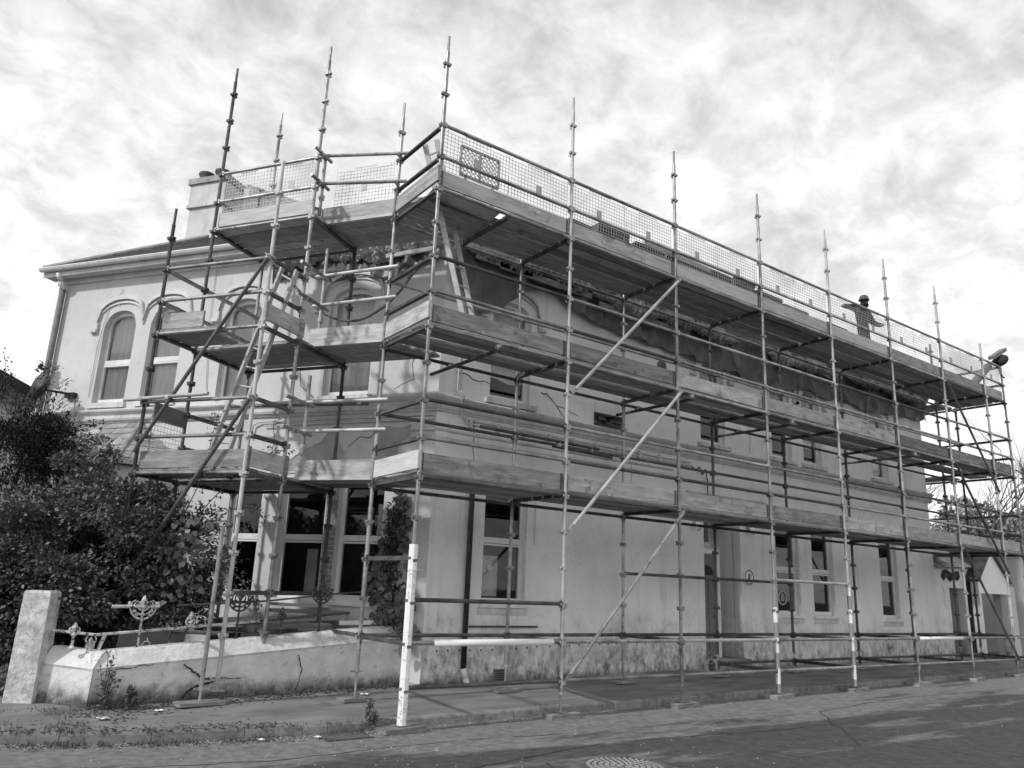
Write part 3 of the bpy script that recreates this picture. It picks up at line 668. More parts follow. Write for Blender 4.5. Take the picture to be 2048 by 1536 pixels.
# ------------------------------------------------------------------ roofs
PT = math.tan(R(34)); EZ = 7.52; OV = 0.30
def roof():
    # side slope with hip at the far end; long slope over the street front
    e0 = FL(SE+.16, EZ, OV); run = 4.2; rz = EZ+(run)*PT
    hipt = FL(SE+.16-run, rz, OV-run)
    cor = V3((PC.x, PC.y, 0)); bis = ((-N2)+V3((0, 1, 0))).normalized()
    # eave corner = crossing of both eave lines
    k = OV/((-N2).dot(V3((0, 1, 0)))+1)
    ec = PC+(N2+V3((0, -1, 0)))*k+V3((0, 0, EZ)); rt = PC-(N2+V3((0, -1, 0)))*((run-OV)/((N2).dot(V3((0, -1, 0)))+1))+V3((0, 0, rz))
    e1 = V3((XE+.25, 1.85-OV, EZ)); rt1 = V3((XE+.25, 1.85-OV+run, rz))
    back = FL(SE+.16, EZ, OV-2*run)
    def slope(p0, p1, q1, q0, nrow, name):
        sl = MB().quad(p0, p1, q1, q0).build(name, 'slate', house)
        for r_ in range(nrow):
            f0, f1 = r_/nrow, (r_+1.25)/nrow; f1 = min(f1, 1)
            a, b = V3(p0).lerp(q0, f0), V3(p1).lerp(q1, f0); c, d = V3(p1).lerp(q1, f1), V3(p0).lerp(q0, f1)
            nrm = (b-a).cross(d-a).normalized(); nrm = nrm if nrm.z > 0 else -nrm
            MB().hexa([a+nrm*.012, b+nrm*.012, c+nrm*.002, d+nrm*.002], [a+nrm*.022, b+nrm*.022, c+nrm*.008, d+nrm*.008]).build('slate_course', 'slate', sl)
    slope(ec, e0, hipt, rt, 26, 'roof')
    slope(ec, e1, rt1, rt, 26, 'roof')
    MB().poly([e0, back, hipt]).build('roof', 'slate', house)
    b2 = V3((XE+.25, 1.85-OV+2*run, EZ)); MB().quad(rt, rt1, b2, V3((4, 1.85-OV+2*run, EZ))).quad(hipt, rt, V3((4, 1.85-OV+2*run, EZ)), back).build('roof', 'slate', house)
    MB().path([e0+V3((0, 0, .02)), hipt+V3((0, 0, .03))], .07, 6).build('hip_tiles', 'slate_pale', house)
    MB().path([hipt+V3((0, 0, .03)), rt+V3((0, 0, .03))], .09, 6).build('ridge_tiles', 'slate_pale', house)
    # fascia, soffit, gutter
    for F, s0, s1 in ((FL, -.15, SE+.16), (FM, PC.x-.1, XE+.25)):
        fbox(F, s0, s1, EZ-.16, EZ-.02, OV-.05, OV-.02, 'fascia', 'trim', house)
        fbox(F, s0, s1, EZ-.14, EZ-.115, -.01, OV-.055, 'soffit', 'trim', house)
        fbox(F, s0+.15, s1-.15, EZ-.25, EZ-.145, -.01, .04, 'frieze', 'trim', house)
        mb = MB()
        for t0 in range(7):
            a0, a1 = math.pi*(1+t0/7), math.pi*(1+(t0+1)/7)
            mb.quad(F(s0, EZ-.01+.062*math.sin(a0), OV+.045+.062*math.cos(a0)), F(s1, EZ-.01+.062*math.sin(a0), OV+.045+.062*math.cos(a0)), F(s1, EZ-.01+.062*math.sin(a1), OV+.045+.062*math.cos(a1)), F(s0, EZ-.01+.062*math.sin(a1), OV+.045+.062*math.cos(a1)))
        mb.build('gutter', 'frame', house, True)
        fbox(F, s0, s1, EZ-.02, EZ+.0, OV+.095, OV+.112, 'gutter_lip', 'frame', house)
roof()
# chimney
def chimney():
    c = FL(6.85, 0, -2.05); 
    def lay(h0, h1, a, b, name, m, par): 
        P = [c+D2*x+N2*y for x, y in ((-a, -b), (a, -b), (a, b), (-a, b))]
        return MB().hexa([p+V3((0, 0, h0)) for p in P], [p+V3((0, 0, h1)) for p in P]).build(name, m, par)
    ch = lay(7.9, 9.70, .46, .30, 'chimney', 'chim', house)
    lay(9.70, 9.78, .52, .36, 'chimney_band', 'chim', ch); lay(9.78, 10.28, .49, .33, 'chimney_head', 'chim', ch); lay(10.28, 10.42, .54, .38, 'chimney_cap', 'slate_pale', ch)
    for x in (-.25, .2): MB().lathe(c+D2*x+N2*.2+V3((0, 0, 10.42)), [(.14, 0), (.15, .03), (.14, .07), (.18, .12), (.18, .17), (.12, .17)], 12).build('chimney_pot', 'slate', ch, True)
chimney()
# bay window with a hipped slate roof on the side front
def bay():
    pl = [(4.75, 0), (5.45, .85), (7.65, .85), (8.3, 0)]
    mb = MB()
    for (a, oa), (b, ob) in zip(pl, pl[1:]): mb.quad(FL(a, .2, oa), FL(b, .2, ob), FL(b, 3.45, ob), FL(a, 3.45, oa))
    bw_ = mb.build('bay_wall', 'wall_side', house)
    fr = [(4.62, 0), (5.38, .98), (7.72, .98), (8.42, 0)]; rg = [(5.90, .02), (7.30, .02)]
    ez, tz = 3.44, 4.34
    faces = [((fr[0], fr[1]), (rg[0], rg[0])), ((fr[1], fr[2]), (rg[0], rg[1])), ((fr[2], fr[3]), (rg[1], rg[1]))]
    rf = MB()
    for (p0, p1), (q0, q1) in faces: rf.quad(FL(p0[0], ez, p0[1]), FL(p1[0], ez, p1[1]), FL(q1[0], tz, q1[1]), FL(q0[0], tz, q0[1]))
    rfo = rf.build('bay_roof', 'slate', house)
    rr = random.Random(11)
    for (p0, p1), (q0, q1) in faces:
        P0, P1, Q0, Q1 = FL(p0[0], ez, p0[1]), FL(p1[0], ez, p1[1]), FL(q0[0], tz, q0[1]), FL(q1[0], tz, q1[1])
        nrm = (P1-P0).cross(Q0-P0); nrm.normalize(); nrm = nrm if nrm.z > 0 else -nrm
        nr = 7
        for r_ in range(nr):
            f0, f1 = r_/nr, min(1, (r_+1.12)/nr)
            A0, A1, B0, B1 = P0.lerp(Q0, f0), P1.lerp(Q1, f0), P0.lerp(Q0, f1), P1.lerp(Q1, f1)
            L = (A1-A0).length; n = max(1, int(L/.30)); ofs = .5 if r_ % 2 else 0
            edges = [0]+[min(1, max(0, (i+ofs)/n)) for i in range(0 if ofs else 1, n)]+[1]; edges = sorted(set(edges))
            for u, v in zip(edges, edges[1:]):
                if (v-u)*L < .04: continue
                g = .004/L; l = rr.uniform(.010, .02)
                a, b, c, d = A0.lerp(A1, u+g), A0.lerp(A1, v-g), B0.lerp(B1, v-g), B0.lerp(B1, u+g)
                MB().hexa([a+nrm*l, b+nrm*(l+rr.uniform(-.004, .004)), c+nrm*.004, d+nrm*.004], [a+nrm*(l+.010), b+nrm*(l+.010), c+nrm*.012, d+nrm*.012]).build('slate', 'slate_pale', rfo)
    for p, q in ((fr[1], rg[0]), (fr[2], rg[1])): MB().path([FL(p[0], ez+.02, p[1]), FL(q[0], tz+.03, q[1])], .035, 6).build('hip_lead', 'slate_pale', rfo)
bay()
# ================================================================== scaffold
scaf = thing('scaffold', (0, 0, 0.05), 'three lift steel tube scaffold with timber decks along both fronts of the house', 'scaffold')
TR = 0.027
X = [0, 2.408, 4.809, 7.226, 9.566, 11.949, 14.352, 16.62, 17.74]
YI = 1.27
Pq = V3((-1.02, 2.0, 0)); Pr = V3((-2.03, 3.54, 0)); Pv = Pq-N2*1.27; Pw = Pr-N2*1.27
Ps = V3((-1.678, 1.591, 0)); Pl = V3((-2.708, 3.07, 0)); P1 = V3((0, YI, 0))
def at(p, z): return V3((p[0], p[1], z))
def standard(p, z0, z1, m='steel', spig=True, vs=None, ang=0.0):
    mb = MB(); ts = z1-.26 if spig else z1
    mb.tube(at(p, z0), at(p, ts), TR, 10)
    if spig: mb.tube(at(p, ts-.01), at(p, z1), TR*.74, 9)
    k = math.ceil((z0+.15)/.5)*.5
    while k < ts-.1:
        for q in range(4):
            t = ang+q*math.pi/2; d = V3((math.cos(t), math.sin(t), 0)); s_ = V3((-d.y, d.x, 0)); dz = -.028 if q % 2 else 0
            c = at(p, k+dz)
            mb.hexa([c+d*.018-s_*.020+V3((0, 0, -.022)), c+d*.056-s_*.026+V3((0, 0, -.014)), c+d*.056+s_*.026+V3((0, 0, -.014)), c+d*.018+s_*.020+V3((0, 0, -.022))],
                    [c+d*.018-s_*.026+V3((0, 0, .022)), c+d*.060-s_*.030+V3((0, 0, .018)), c+d*.060+s_*.030+V3((0, 0, .018)), c+d*.018+s_*.026+V3((0, 0, .022))])
        k += .5
    # base jack: thinner screw, nut and plate where it meets the sole board
    return mb.build('standard', m, scaf)
def jack(p, z, top):
    mb = MB(); mb.tube(at(p, z), at(p, top), .017, 8); mb.box(p[0]-.075, p[1]-.075, z, p[0]+.075, p[1]+.075, z+.008)
    mb.tube(at(p, top-.04), at(p, top), .034, 8); mb.bar(V3((p[0]-.09, p[1], top-.02)), V3((p[0]+.09, p[1], top-.02)), .012, .02); mb.build('base_jack', 'steel', scaf)
def ledger(p, q, z, m='steel', name='ledger', ends=True, r=TR):
    p, q = V3(p), V3(q); d = (q-p); d.z = 0; d.normalize(); up = V3((0, 0, 1)); dz = 0.012
    a, b = at(p, z+dz)+d*.045, at(q, z+dz)-d*.045
    mb = MB().tube(a, b, r, 9)
    if ends:
        for e, s_ in ((a, 1), (b, -1)):
            c = e-d*s_*.008; mb.bar(c+V3((0, 0, -.036)), c+V3((0, 0, .036)), .05, .036, up=d)
            w_ = c-d*s_*.012; mb.bar(w_+V3((0, 0, -.10)), w_+V3((0, 0, .055)), .016, .018, up=d)
    return mb.build(name, m, scaf)
def transom(p, q, z, m='steel_dark', h=.055):
    p, q = V3(p), V3(q); d = (q-p); d.z = 0; d.normalize(); a, b = at(p, z+.006)+d*.04, at(q, z+.006)-d*.04
    mb = MB().bar(a, b, .008, h); mb.bar(a+V3((0, 0, -h/2+.004)), b+V3((0, 0, -h/2+.004)), .062, .008)
    for e, s_ in ((a, 1), (b, -1)):
        c = e-d*s_*.004; mb.bar(c+V3((0, 0, -.04)), c+V3((0, 0, .045)), .05, .03, up=d); mb.bar(c-d*s_*.01+V3((0, 0, -.11)), c-d*s_*.01+V3((0, 0, .06)), .016, .016, up=d)
    return mb.build('transom', m, scaf)
def coupler(c, ax1, ax2, par=None):
    """right angle coupler: two clamped collars with bolts"""
    c = V3(c); mb = MB()
    for a in (V3(ax1).normalized(), V3(ax2).normalized()):
        mb.tube(c-a*.03, c+a*.03, .036, 8); o = a.orthogonal().normalized(); mb.bar(c+o*.03-a*.012, c+o*.075-a*.012, .024, .018)
        mb.tube(c+o*.06-a*.012-a.cross(o)*.03, c+o*.06-a*.012+a.cross(o)*.035, .008, 6)
    mb.build('coupler', 'steel_clean', scaf)
def loose_tube(p, q, m='steel', name='tube', r=TR): return MB().tube(p, q, r, 10).build(name, m, scaf)
BOARDS = {}
def board(p, q, w=.225, t=.038, m='deck', name='board', up=(0, 0, 1)):
    """scaffold board with clipped end bands; p,q centre line at mid thickness"""
    p, q = V3(p), V3(q); d = (q-p).normalized(); L = (q-p).length
    mb = MB().bar(p, q, w, t, up)
    return mb.build(name, m, scaf)
def toe(p, q, z0, h=.235, t=.036, m='toe', off=0.0, nrm=None, slip=0.0):
    p, q = V3(p), V3(q)
    o = (nrm or V3((0, 0, 0)))*off
    a, b = at(p, z0+h/2)+o, at(q, z0+h/2+slip)+o
    return MB().bar(a, b, t, h).build('toe_board', m, scaf)
rs = random.Random(21)
# --- long front: standards
for i, x in enumerate(X):
    top = (9.475, 9.52, 9.48, 9.48, 9.45, 9.47, 9.45, 8.43, 8.02)[i]; z = road_z(x)+.072
    standard((x, 0), z+.22, top, ('steel', 'steel_clean', 'steel', 'steel', 'steel_clean', 'steel', 'steel_clean', 'steel_clean', 'steel')[i], i not in (7, 8))
    jack((x, 0), z, z+.30)
    zi = pave_z(x, YI)+.045
    if i > 0:
        standard((x, YI), zi+.30, 8.7 if i == 7 else 7.06, 'steel_dark' if i > 2 else 'steel', False); jack((x, YI), zi, zi+.34)
    else:
        standard((0, YI), zi+.30, 9.03, 'steel', True); jack((0, YI), zi, zi+.34)
# --- long front: ledgers and guard rails
for i in range(8):
    a, b = (X[i], 0), (X[i+1], 0); ai, bi = (X[i], YI), (X[i+1], YI)
    for z in (8.0, 7.5, 6.0, 5.5, 4.0, 3.5): ledger(V3((*a, 0)), V3((*b, 0)), z, rs.choice(('steel', 'steel', 'steel_clean') if z > 7 else ('steel', 'steel', 'steel_dark')), 'guard_rail')
    for z in (7.0, 5.0, 3.0): ledger(V3((*a, 0)), V3((*b, 0)), z, 'steel_dark' if (z < 4 or i > 5) else 'steel')
    ledger(V3((*a, 0)), V3((*b, 0)), 1.0, 'steel' if i not in (2,) else 'steel_clean'); ledger(V3((*a, 0)), V3((*b, 0)), .5, 'steel_dark' if i == 0 else 'steel')
    for z in (6.95, 6.0, 4.95, 4.0, 2.95, 1.0): ledger(V3((*ai, 0)), V3((*bi, 0)), z, 'steel' if z in (6.0, 6.95) else 'steel_dark')
    if i >= 3: ledger(V3((*ai, 0)), V3((*bi, 0)), .5, 'steel_dark')
ledger(V3((X[0], 0, 0)), V3((X[1], 0, 0)), 1.5, 'steel_dark'); ledger(V3((X[3], 0, 0)), V3((X[4], 0, 0)), 2.0, 'steel_clean'); ledger(V3((X[2], YI, 0)), V3((X[3], YI, 0)), 2.0, 'steel_dark'); ledger(V3((X[3], YI, 0)), V3((X[4], YI, 0)), 2.0, 'steel_dark')
for i, x in enumerate(X):
    for z in (7.0, 5.0, 3.0, 1.0): transom((x, 0, 0), (x, YI, 0), z)
    if i >= 3: transom((x, 0, 0), (x, YI, 0), .5)
transom((X[0], 0, 0), (X[0], YI, 0), 2.0)
for z in (8.0, 7.5, 6.0, 5.5, 4.0, 3.5): transom((0, 0, 0), (0, YI, 0), z, 'steel_dark', .06); transom((X[8], 0, 0), (X[8], YI, 0), z, 'steel_dark', .06)
# --- decks on the long front
for lev, ys in ((7.0, (.14, .38, .62, .86, 1.10)), (5.0, (.14, .40, .74, .98)), (3.0, (.14, .38, .64, .88, 1.12))):
    for i in range(8):
        for k, y in enumerate(ys):
            x0, x1 = X[i]+.012, X[i+1]-.012
            if lev == 7.0 and i == 0:
                if k < 2: x0 = X[0]+1.25
            zz_ = lev+.056+rs.uniform(-.006, .008); yy = y+rs.uniform(-.008, .008)
            board((x0, yy, zz_), (x1, yy+rs.uniform(-.01, .01), zz_+rs.uniform(-.003, .003)), rs.choice((.215, .21, .20)))
    for i in range(8):
        m = rs.choice(('toe', 'toe', 'toe_old', 'toe_old', 'toe')) if lev < 7 else rs.choice(('toe', 'toe', 'toe_new', 'toe'))
        MB().bar((X[i]+.03, .048, lev+.205+rs.uniform(-.006, .006)), (X[i+1]+(.02 if i < 7 else -.03), .048, lev+.205+rs.uniform(-.008, .008)), .036, .235).build('toe_board', m, scaf)
        for xx in (X[i]+.055, X[i+1]-.06): MB().box(xx-.016, .0275, lev+.088, xx+.016, .068, lev+.323).build('end_band', 'steel_dark', scaf)
transom((1.22, 0, 0), (1.22, YI, 0), 6.985)
# plywood hatch lying tilted over the gap
MB().bar((.12, .55, 7.16), (1.20, .40, 7.10), .50, .018).build('plywood_sheet', 'toe_new', scaf)
# end toe boards at the corner (square to the long front) with stop ends
for lev in (7.0, 5.0, 3.0):
    MB().bar((-.045, -.06, lev+.215), (-.045, YI-.06, lev+.20), .036, .235).build('toe_board', 'toe' if lev != 3 else 'toe_new', scaf)
    for y in (-.03, YI-.08): MB().bar((-.07 if y > 0 else -.02, y-.02, lev+.05), (-.07 if y > 0 else -.02, y-.02, lev+.40), .05, .02).build('toe_board_clip', 'timber', scaf)
    MB().bar((X[8]-.05, .05, lev+.205), (X[8]-.05, YI, lev+.205), .036, .235).build('toe_board', 'toe', scaf)
# --- diagonal braces
for i in (1,):
    for z0, z1 in ((4.5, 7.0), (2.5, 5.0), (.5, 3.0)):
        p, q = V3((X[i]+.05, -.05, z0+.02)), V3((X[i+1]+.07, -.05, z1+.0)); d = (q-p).normalized()
        mb = MB().tube(p+d*.10, q-d*.10, TR, 10)
        for e, s_ in ((p, 1), (q, -1)): mb.bar(e, e+d*s_*.14, .05, .012, up=(0, -1, 0))
        mb.build('brace', 'steel_clean' if z0 > 1 else 'steel', scaf)
for z0, z1 in ((7.0, 4.5), (5.0, 2.5), (3.0, .5)):
    p, q = V3((X[6]+.05, -.05, z0)), V3((X[7]+.02, -.05, z1)); MB().tube(p, q, TR, 10).build('brace', 'steel_dark', scaf)
# --- ties through the decks
for x, z in ((1.12, 4.90), (5.15, 4.90), (8.0, 4.90), (12.6, 4.90)):
    loose_tube((x, -.10, z), (x-.02, 1.78, z+.0), 'steel_dark', 'tie_tube'); coupler((x, 0, z+.05), (1, 0, 0), (0, 1, 0)); coupler((x, YI, z+.03), (1, 0, 0), (0, 1, 0))
loose_tube((1.55, .98, 4.02), (3.95, .98, 4.00), 'steel_dark', 'tie_tube'); loose_tube((3.0, 1.03, 3.93), (4.3, 1.03, 3.91), 'steel_dark', 'tie_tube')
for x in (3.1, 3.8): coupler((x, 1.0, 3.96), (1, 0, 0), (0, 0, 1))
# --- right hand return round the far end
E3 = V3((X[8], 3.67, 0)); E4 = V3((X[7]+.25, 3.67, 0))
for p in (E3, E4): standard(p, .5, 7.9, 'steel_dark', False)
for z in (6.0, 5.5, 4.0, 3.5, 1.0): ledger(V3((X[8], YI, 0)), E3, z, 'steel_dark'); ledger(E4, E3, z, 'steel_dark')
for z in (7.0, 5.0, 3.0):
    ledger(V3((X[8], YI, 0)), E3, z, 'steel_dark'); transom(E4, E3, z)
    for k in range(3): board((X[7]+.42+.26*k, YI+.05, z+.055), (X[7]+.42+.26*k, 3.75, z+.055))
loose_tube((X[8]-.05, 3.6, 5.6), (X[8]+.9, 3.6, 5.62), 'steel_dark'); loose_tube((X[7]+.1, 3.0, 6.1), (X[8]+.4, 3.0, 6.1), 'steel_dark')
# --- side front: standards
DA = TH
for p, z0, z1, m, sp in ((Pq, .45, 10.0, 'steel', True), (Pr, .45, 10.0, 'steel_dark', True), (Pv, .45, 7.08, 'steel_dark', False), (Pw, .45, 9.98, 'steel', True), (Ps, .45, 7.5, 'steel_clean', False), (Pl, .45, 6.98, 'steel_dark', True)):
    standard(p, z0, z1, m, sp, ang=DA); jack(p, .36, .5)
# a further prop standing on the pavement in front of the garden wall
Pu = V3((-1.87, 1.56, 0)); zu = pave_z(Pu.x, Pu.y)+.045
loose_tube(at(Pu, zu+.12), at(Pu, 2.30)+V3((.01, 0, 0)), 'steel', 'prop'); jack(Pu, zu, zu+.16)
for z in (8.0, 7.5): ledger(Pq, Pr, z, 'steel', 'guard_rail')
for z in (7.0, 5.0, 3.0): ledger(Pq, Pr, z, 'steel'); ledger(Pv, Pw, z, 'steel_dark'); transom(Pq, Pv, z); transom(Pr, Pw, z)
for z in (6.0, 5.5): ledger(Ps, Pl, z, 'steel', 'guard_rail'); transom(Pl, Pr, z, 'steel'); transom(Pr, Pw, z, 'steel'); transom(Ps, Pq, z, 'steel_dark')
for z in (4.0, 3.5): ledger(Ps, Pl, z, 'steel', 'guard_rail'); transom(Pr, Pw, z, 'steel_dark'); transom(Ps, Pq, z, 'steel_dark')
for z in (5.0, 3.0): ledger(Ps, Pl, z, 'steel'); transom(Pl, Pr, z); transom(Ps, Pq, z)
for z in (1.0, 1.5):
    transom(Pq, Pv, z); 
    if z == 1.0: ledger(Pq, Pr, z, 'steel_dark'); ledger(Pv, Pw, z, 'steel_dark'); ledger(Ps, Pl, z, 'steel_dark'); ledger(Pv, P1, z, 'steel_dark')
transom(Ps, Pq, 1.5)
# long loose tube clamped to the side rail
c = at(Pl, 4.04)+N2*.06; loose_tube(c+D2*.32, c-D2*1.12+V3((0, 0, .03)), 'steel_clean', 'tube'); 
for t in (.02, -.45): coupler(c-D2*(-t)+V3((0, 0, .01)), D2, (0, 0, 1))
loose_tube(at(Pw, 4.45)+D2*.3-N2*.02, at(Pv, 4.38)-D2*.5-N2*.02, 'steel_dark', 'tube'); coupler(at(Pv, 4.4)-D2*.35, D2, (0, 0, 1))
# side decks
def deckrow(p, q, inn, offs, lev, e0=.0, e1=.0, m='deck'):
    d = (q-p).normalized()
    for o in offs: board(at(p, lev+.055+rs.uniform(-.005, .006))+inn*o-d*e0, at(q, lev+.055)+inn*o+d*e1, .212, m=m)
for lev in (7.0, 5.0, 3.0): deckrow(Pq, Pr, -N2, (.16, .40, .64, .88, 1.12), lev, .02, .02)
deckrow(Ps, Pl, -N2, (.12,), 5.0, -.75, .02); deckrow(Ps, Pl, -N2, (.36, .60), 5.0, -.95, .02)
deckrow(Ps, Pl, -N2, (.14, .38, .62), 3.0, .02, .02)
# filler decks between the two scaffolds
TPs = {7.0: V3((-.87, 2.11, 0)), 5.0: V3((-.61, 2.28, 0)), 3.0: V3((-.69, 2.23, 0))}
for lev in (7.0, 5.0, 3.0):
    f0 = P1-N2*.02
    for k, o in enumerate((.10, .335, .57, .805)):
        st = .05-.75*o*0; 
        a = at(P1, lev+.098)-N2*o-D2*(.55*o+.02); b = a+D2*(1.32+.55*o)
        board(a+V3((0, 0, rs.uniform(-.004, .006))), b, .215, m='deck')
    # shallow edge strip and toe board along the filler deck
    a = at(P1, lev+.235)+N2*.02+D2*.02; b = a+D2*1.24
    MB().bar(a, b, .036, .235).build('toe_board', 'toe' if lev < 7 else 'toe', scaf)
    MB().bar(a+V3((0, 0, -.145))+N2*.012, b+V3((0, 0, -.145))+N2*.012, .05, .05).build('edge_strip', 'toe_new', scaf)
# short guard posts and tube rails of the filler decks
for lev, z0, z1, rails in ((7.0, 7.12, 8.08, (8.11, 7.63)), (5.0, 5.22, 6.70, (6.22, 5.74)), (3.0, 3.26, 4.62, (4.20, 3.77))):
    T = TPs[lev]; loose_tube(at(T, z0), at(T, z1), 'steel', 'guard_post'); coupler(at(T, z0+.3), (0, 0, 1), D2)
    for z in rails:
        a, b = at(P1, z)+N2*.055, at(T, z)+N2*.055; dd = (b-a).normalized(); loose_tube(a-dd*.16, b+dd*.12, 'steel_clean' if lev < 7 else 'steel', 'guard_rail')
        coupler(at(P1, z)+N2*.03, (0, 0, 1), dd); coupler(at(T, z)+N2*.03, (0, 0, 1), dd)
        a = at(Pq, z-.03)-D2*.05+N2*.20; loose_tube(a, at(T, z-.03)-D2*.05-N2*.10, 'steel', 'tube'); coupler(at(Pq, z-.03)-D2*.03, (0, 0, 1), N2)
# toe boards of the side front
def ntoe(p, q, lev, off, m, a0=0.0, a1=1.0, dz=0.0):
    p, q = V3(p), V3(q); d = q-p
    MB().bar(at(p+d*a0, lev+.205+dz)+off, at(p+d*a1, lev+.205)+off, .036, .235).build('toe_board', m, scaf)
ntoe(Pq, Pr, 7.0, -N2*.05, 'toe_new', .02, .98); ntoe(Ps, Pl, 5.0, -N2*.05, 'toe', .58, .98); ntoe(Ps, Pq, 5.0, -D2*.05, 'toe', -.05, 1.05); ntoe(Ps, Pl, 3.0, -N2*.05, 'toe_old', .0, .98); ntoe(Ps, Pq, 3.0, -D2*.05, 'toe', -.05, 1.05)
for lev in (5.0, 3.0):
    for p in (Ps, Pq): MB().bar(at(p, lev+.05)-D2*.08+N2*.05, at(p, lev+.34)-D2*.08+N2*.05, .06, .024, up=D2).build('toe_board_clip', 'timber', scaf)
# braces on the ladder bay
for z0, z1 in ((6.0, 3.3), (4.0, 1.3)):
    p, q = at(Ps, z0)+N2*.06, at(Pl, z1)+N2*.06; MB().tube(p, q, TR, 10).build('brace', 'steel_dark', scaf); coupler(p, (0, 0, 1), (q-p))
# protective sleeves on the street standards
sl = MB(); n = 8
z0, z1 = road_z(0)+.07, 2.17
pr8 = [(.055*math.cos(R(22.5+45*k)), .055*math.sin(R(22.5+45*k))) for k in range(8)]
sl.hexa([V3((a, b, z0)) for a, b in pr8], [V3((a, b, z1)) for a, b in pr8]); o = sl.build('protective_sleeve', 'worn_sleeve', scaf)
o['label'] = 'white foam sleeve with worn printed tape on the corner standard'
for z in (1.86, .62): MB().bar((-.10, -.055, z), (.085, -.06, z+.006), .006, .006).build('cable_tie', 'white', scaf)
for x, z1 in ((X[3], 1.78), (X[4], 2.0)): MB().tube((x, 0, road_z(x)+.09), (x, 0, z1), .040, 12).build('protective_sleeve', 'bands', scaf)
for i, f0, f1 in ((0, .15, .93), (5, .05, .85)): MB().tube((X[i]+f0*(X[i+1]-X[i]), 0, 1.012), (X[i]+f1*(X[i+1]-X[i]), 0, 1.012), .043 if i == 0 else .036, 14).build('foam_sleeve', 'foam', scaf, True)

# sole boards under the street standards
names = ['corner standard wrapped in white foam', 'second street standard from the corner', 'third street standard from the corner', 'street standard with the shorter banded sleeve', 'street standard with the taller banded sleeve', 'sixth street standard from the corner', 'seventh street standard from the corner', 'eighth street standard from the corner', 'last street standard at the far end']
for i, x in enumerate(X):
    z = road_z(x)+.006; a = rs.uniform(-.06, .06); mb = MB(); L, W = (.25, .135) if i else (.27, .14)
    mb.bar((x-L*math.cos(a), -L*math.sin(a)-.0, z+.022), (x+L*math.cos(a), L*math.sin(a), z+.032), W*2, .064)
    tag(mb.build('sole_board', 'timber'), 'timber sole board under the '+names[i], 'board', 'sole boards under the scaffold')
ni = ['grey standard at the garden wall end', 'inner standard beside the black downpipe', 'inner standard left of the door', 'inner standard right of the door', 'inner standard between the paired windows and the single window', 'inner standard by the single far window', 'inner standard at the far end of the house', 'inner standard by the slate lean-to']
for i, x in enumerate(X[:8]):
    z = pave_z(x, YI)+.004; mb = MB(); mb.bar((x-.2, YI, z+.02), (x+.2, YI+.02, z+.02), .225, .04); tag(mb.build('sole_board', 'timber'), 'timber sole board under the '+ni[i], 'board', 'sole boards under the scaffold')
z = pave_z(Pu.x, Pu.y)+.004; tag(MB().bar((Pu.x-.27, Pu.y-.03, z+.02), (Pu.x+.27, Pu.y+.03, z+.02), .235, .04).build('sole_board', 'timber'), 'long timber sole board in front of the cracked garden wall', 'board', 'sole boards under the scaffold')

# ================================================================== ladders
def ladder(name, a0, a1, b0, b1, nr, label, m='toe_new', r0=0.4):
    t = thing(name, a0, label, 'ladder'); a0, a1, b0, b1 = map(V3, (a0, a1, b0, b1))
    nrm = (a1-a0).cross(b0-a0).normalized()
    for p, q in ((a0, a1), (b0, b1)): MB().bar(p, q, .036, .075, up=nrm).build('stile', m, t)
    for k in range(nr):
        f = (k+r0)/nr; MB().tube(a0.lerp(a1, f), b0.lerp(b1, f), .014, 8).build('rung', 'steel_clean', t)
ladder('ladder', (1.06, .64, 5.09), (.08, .64, 8.02), (1.44, .92, 5.09), (.42, .92, 8.38), 11, 'timber ladder leaning up behind the corner standard to the top deck')
ladder('ladder', (-1.92, 2.62, 3.11), (-1.39, 1.88, 6.10), (-1.74, 2.36, 3.11), (-1.26, 1.69, 5.96), 11, 'timber ladder inside the narrow bay on the side front', 'toe_new')

# ================================================================== wire mesh guards
def guard_mesh(Wd, H, gap=True):
    mb = MB(); c = .0575; nx = int(Wd/c); nz = int(H/c); r = .0030
    for i in range(nx+1):
        x = i*Wd/nx; f = (x < .07 or x > Wd-.07 or .30*Wd < x < .70*Wd)
        mb.bar((x, .012*math.sin(x*7), 0), (x, .012*math.sin(x*5+1), H+(.045 if f else 0)), r*2, r*1.6)
    for k in range(nz+1): mb.bar((0, 0, k*H/nz), (Wd, 0, k*H/nz), r*1.6, r*2)
    mb.bar((.30*Wd, 0, H+.045), (.70*Wd, 0, H+.045), r*2, r*2)
    me = bpy.data.meshes.new('wire_grid'); me.from_pydata(mb.v, [], mb.f); return me
def tag_mesh(Wd):
    mb = MB(); mb.box(Wd*.5-.05, -.006, .22, Wd*.5+.05, .006, .35); me = bpy.data.meshes.new('name_plate'); me.from_pydata(mb.v, [], mb.f); return me
gm = {}
ordn = ['first', 'second', 'third', 'fourth', 'fifth', 'sixth', 'seventh', 'eighth', 'ninth', 'tenth', 'eleventh', 'twelfth', 'thirteenth', 'fourteenth', 'fifteenth', 'sixteenth']
def guard(p, d, Wd, z, label, group, bow=0):
    key = round(Wd, 2)
    if key not in gm: gm[key] = (guard_mesh(Wd, .60), tag_mesh(Wd))
    t = thing('mesh_guard', (p[0], p[1], z), label, 'mesh guard', group); t['_sub'] = 1
    ang = math.atan2(d[1], d[0])
    for nm, me, m in (('wire_grid', gm[key][0], 'mesh_wire'), ('name_plate', gm[key][1], 'mesh_tag')):
        o = link(nm, me, m, t)
    t.rotation_euler = (bow, 0, ang); del t['_sub']
k = 0
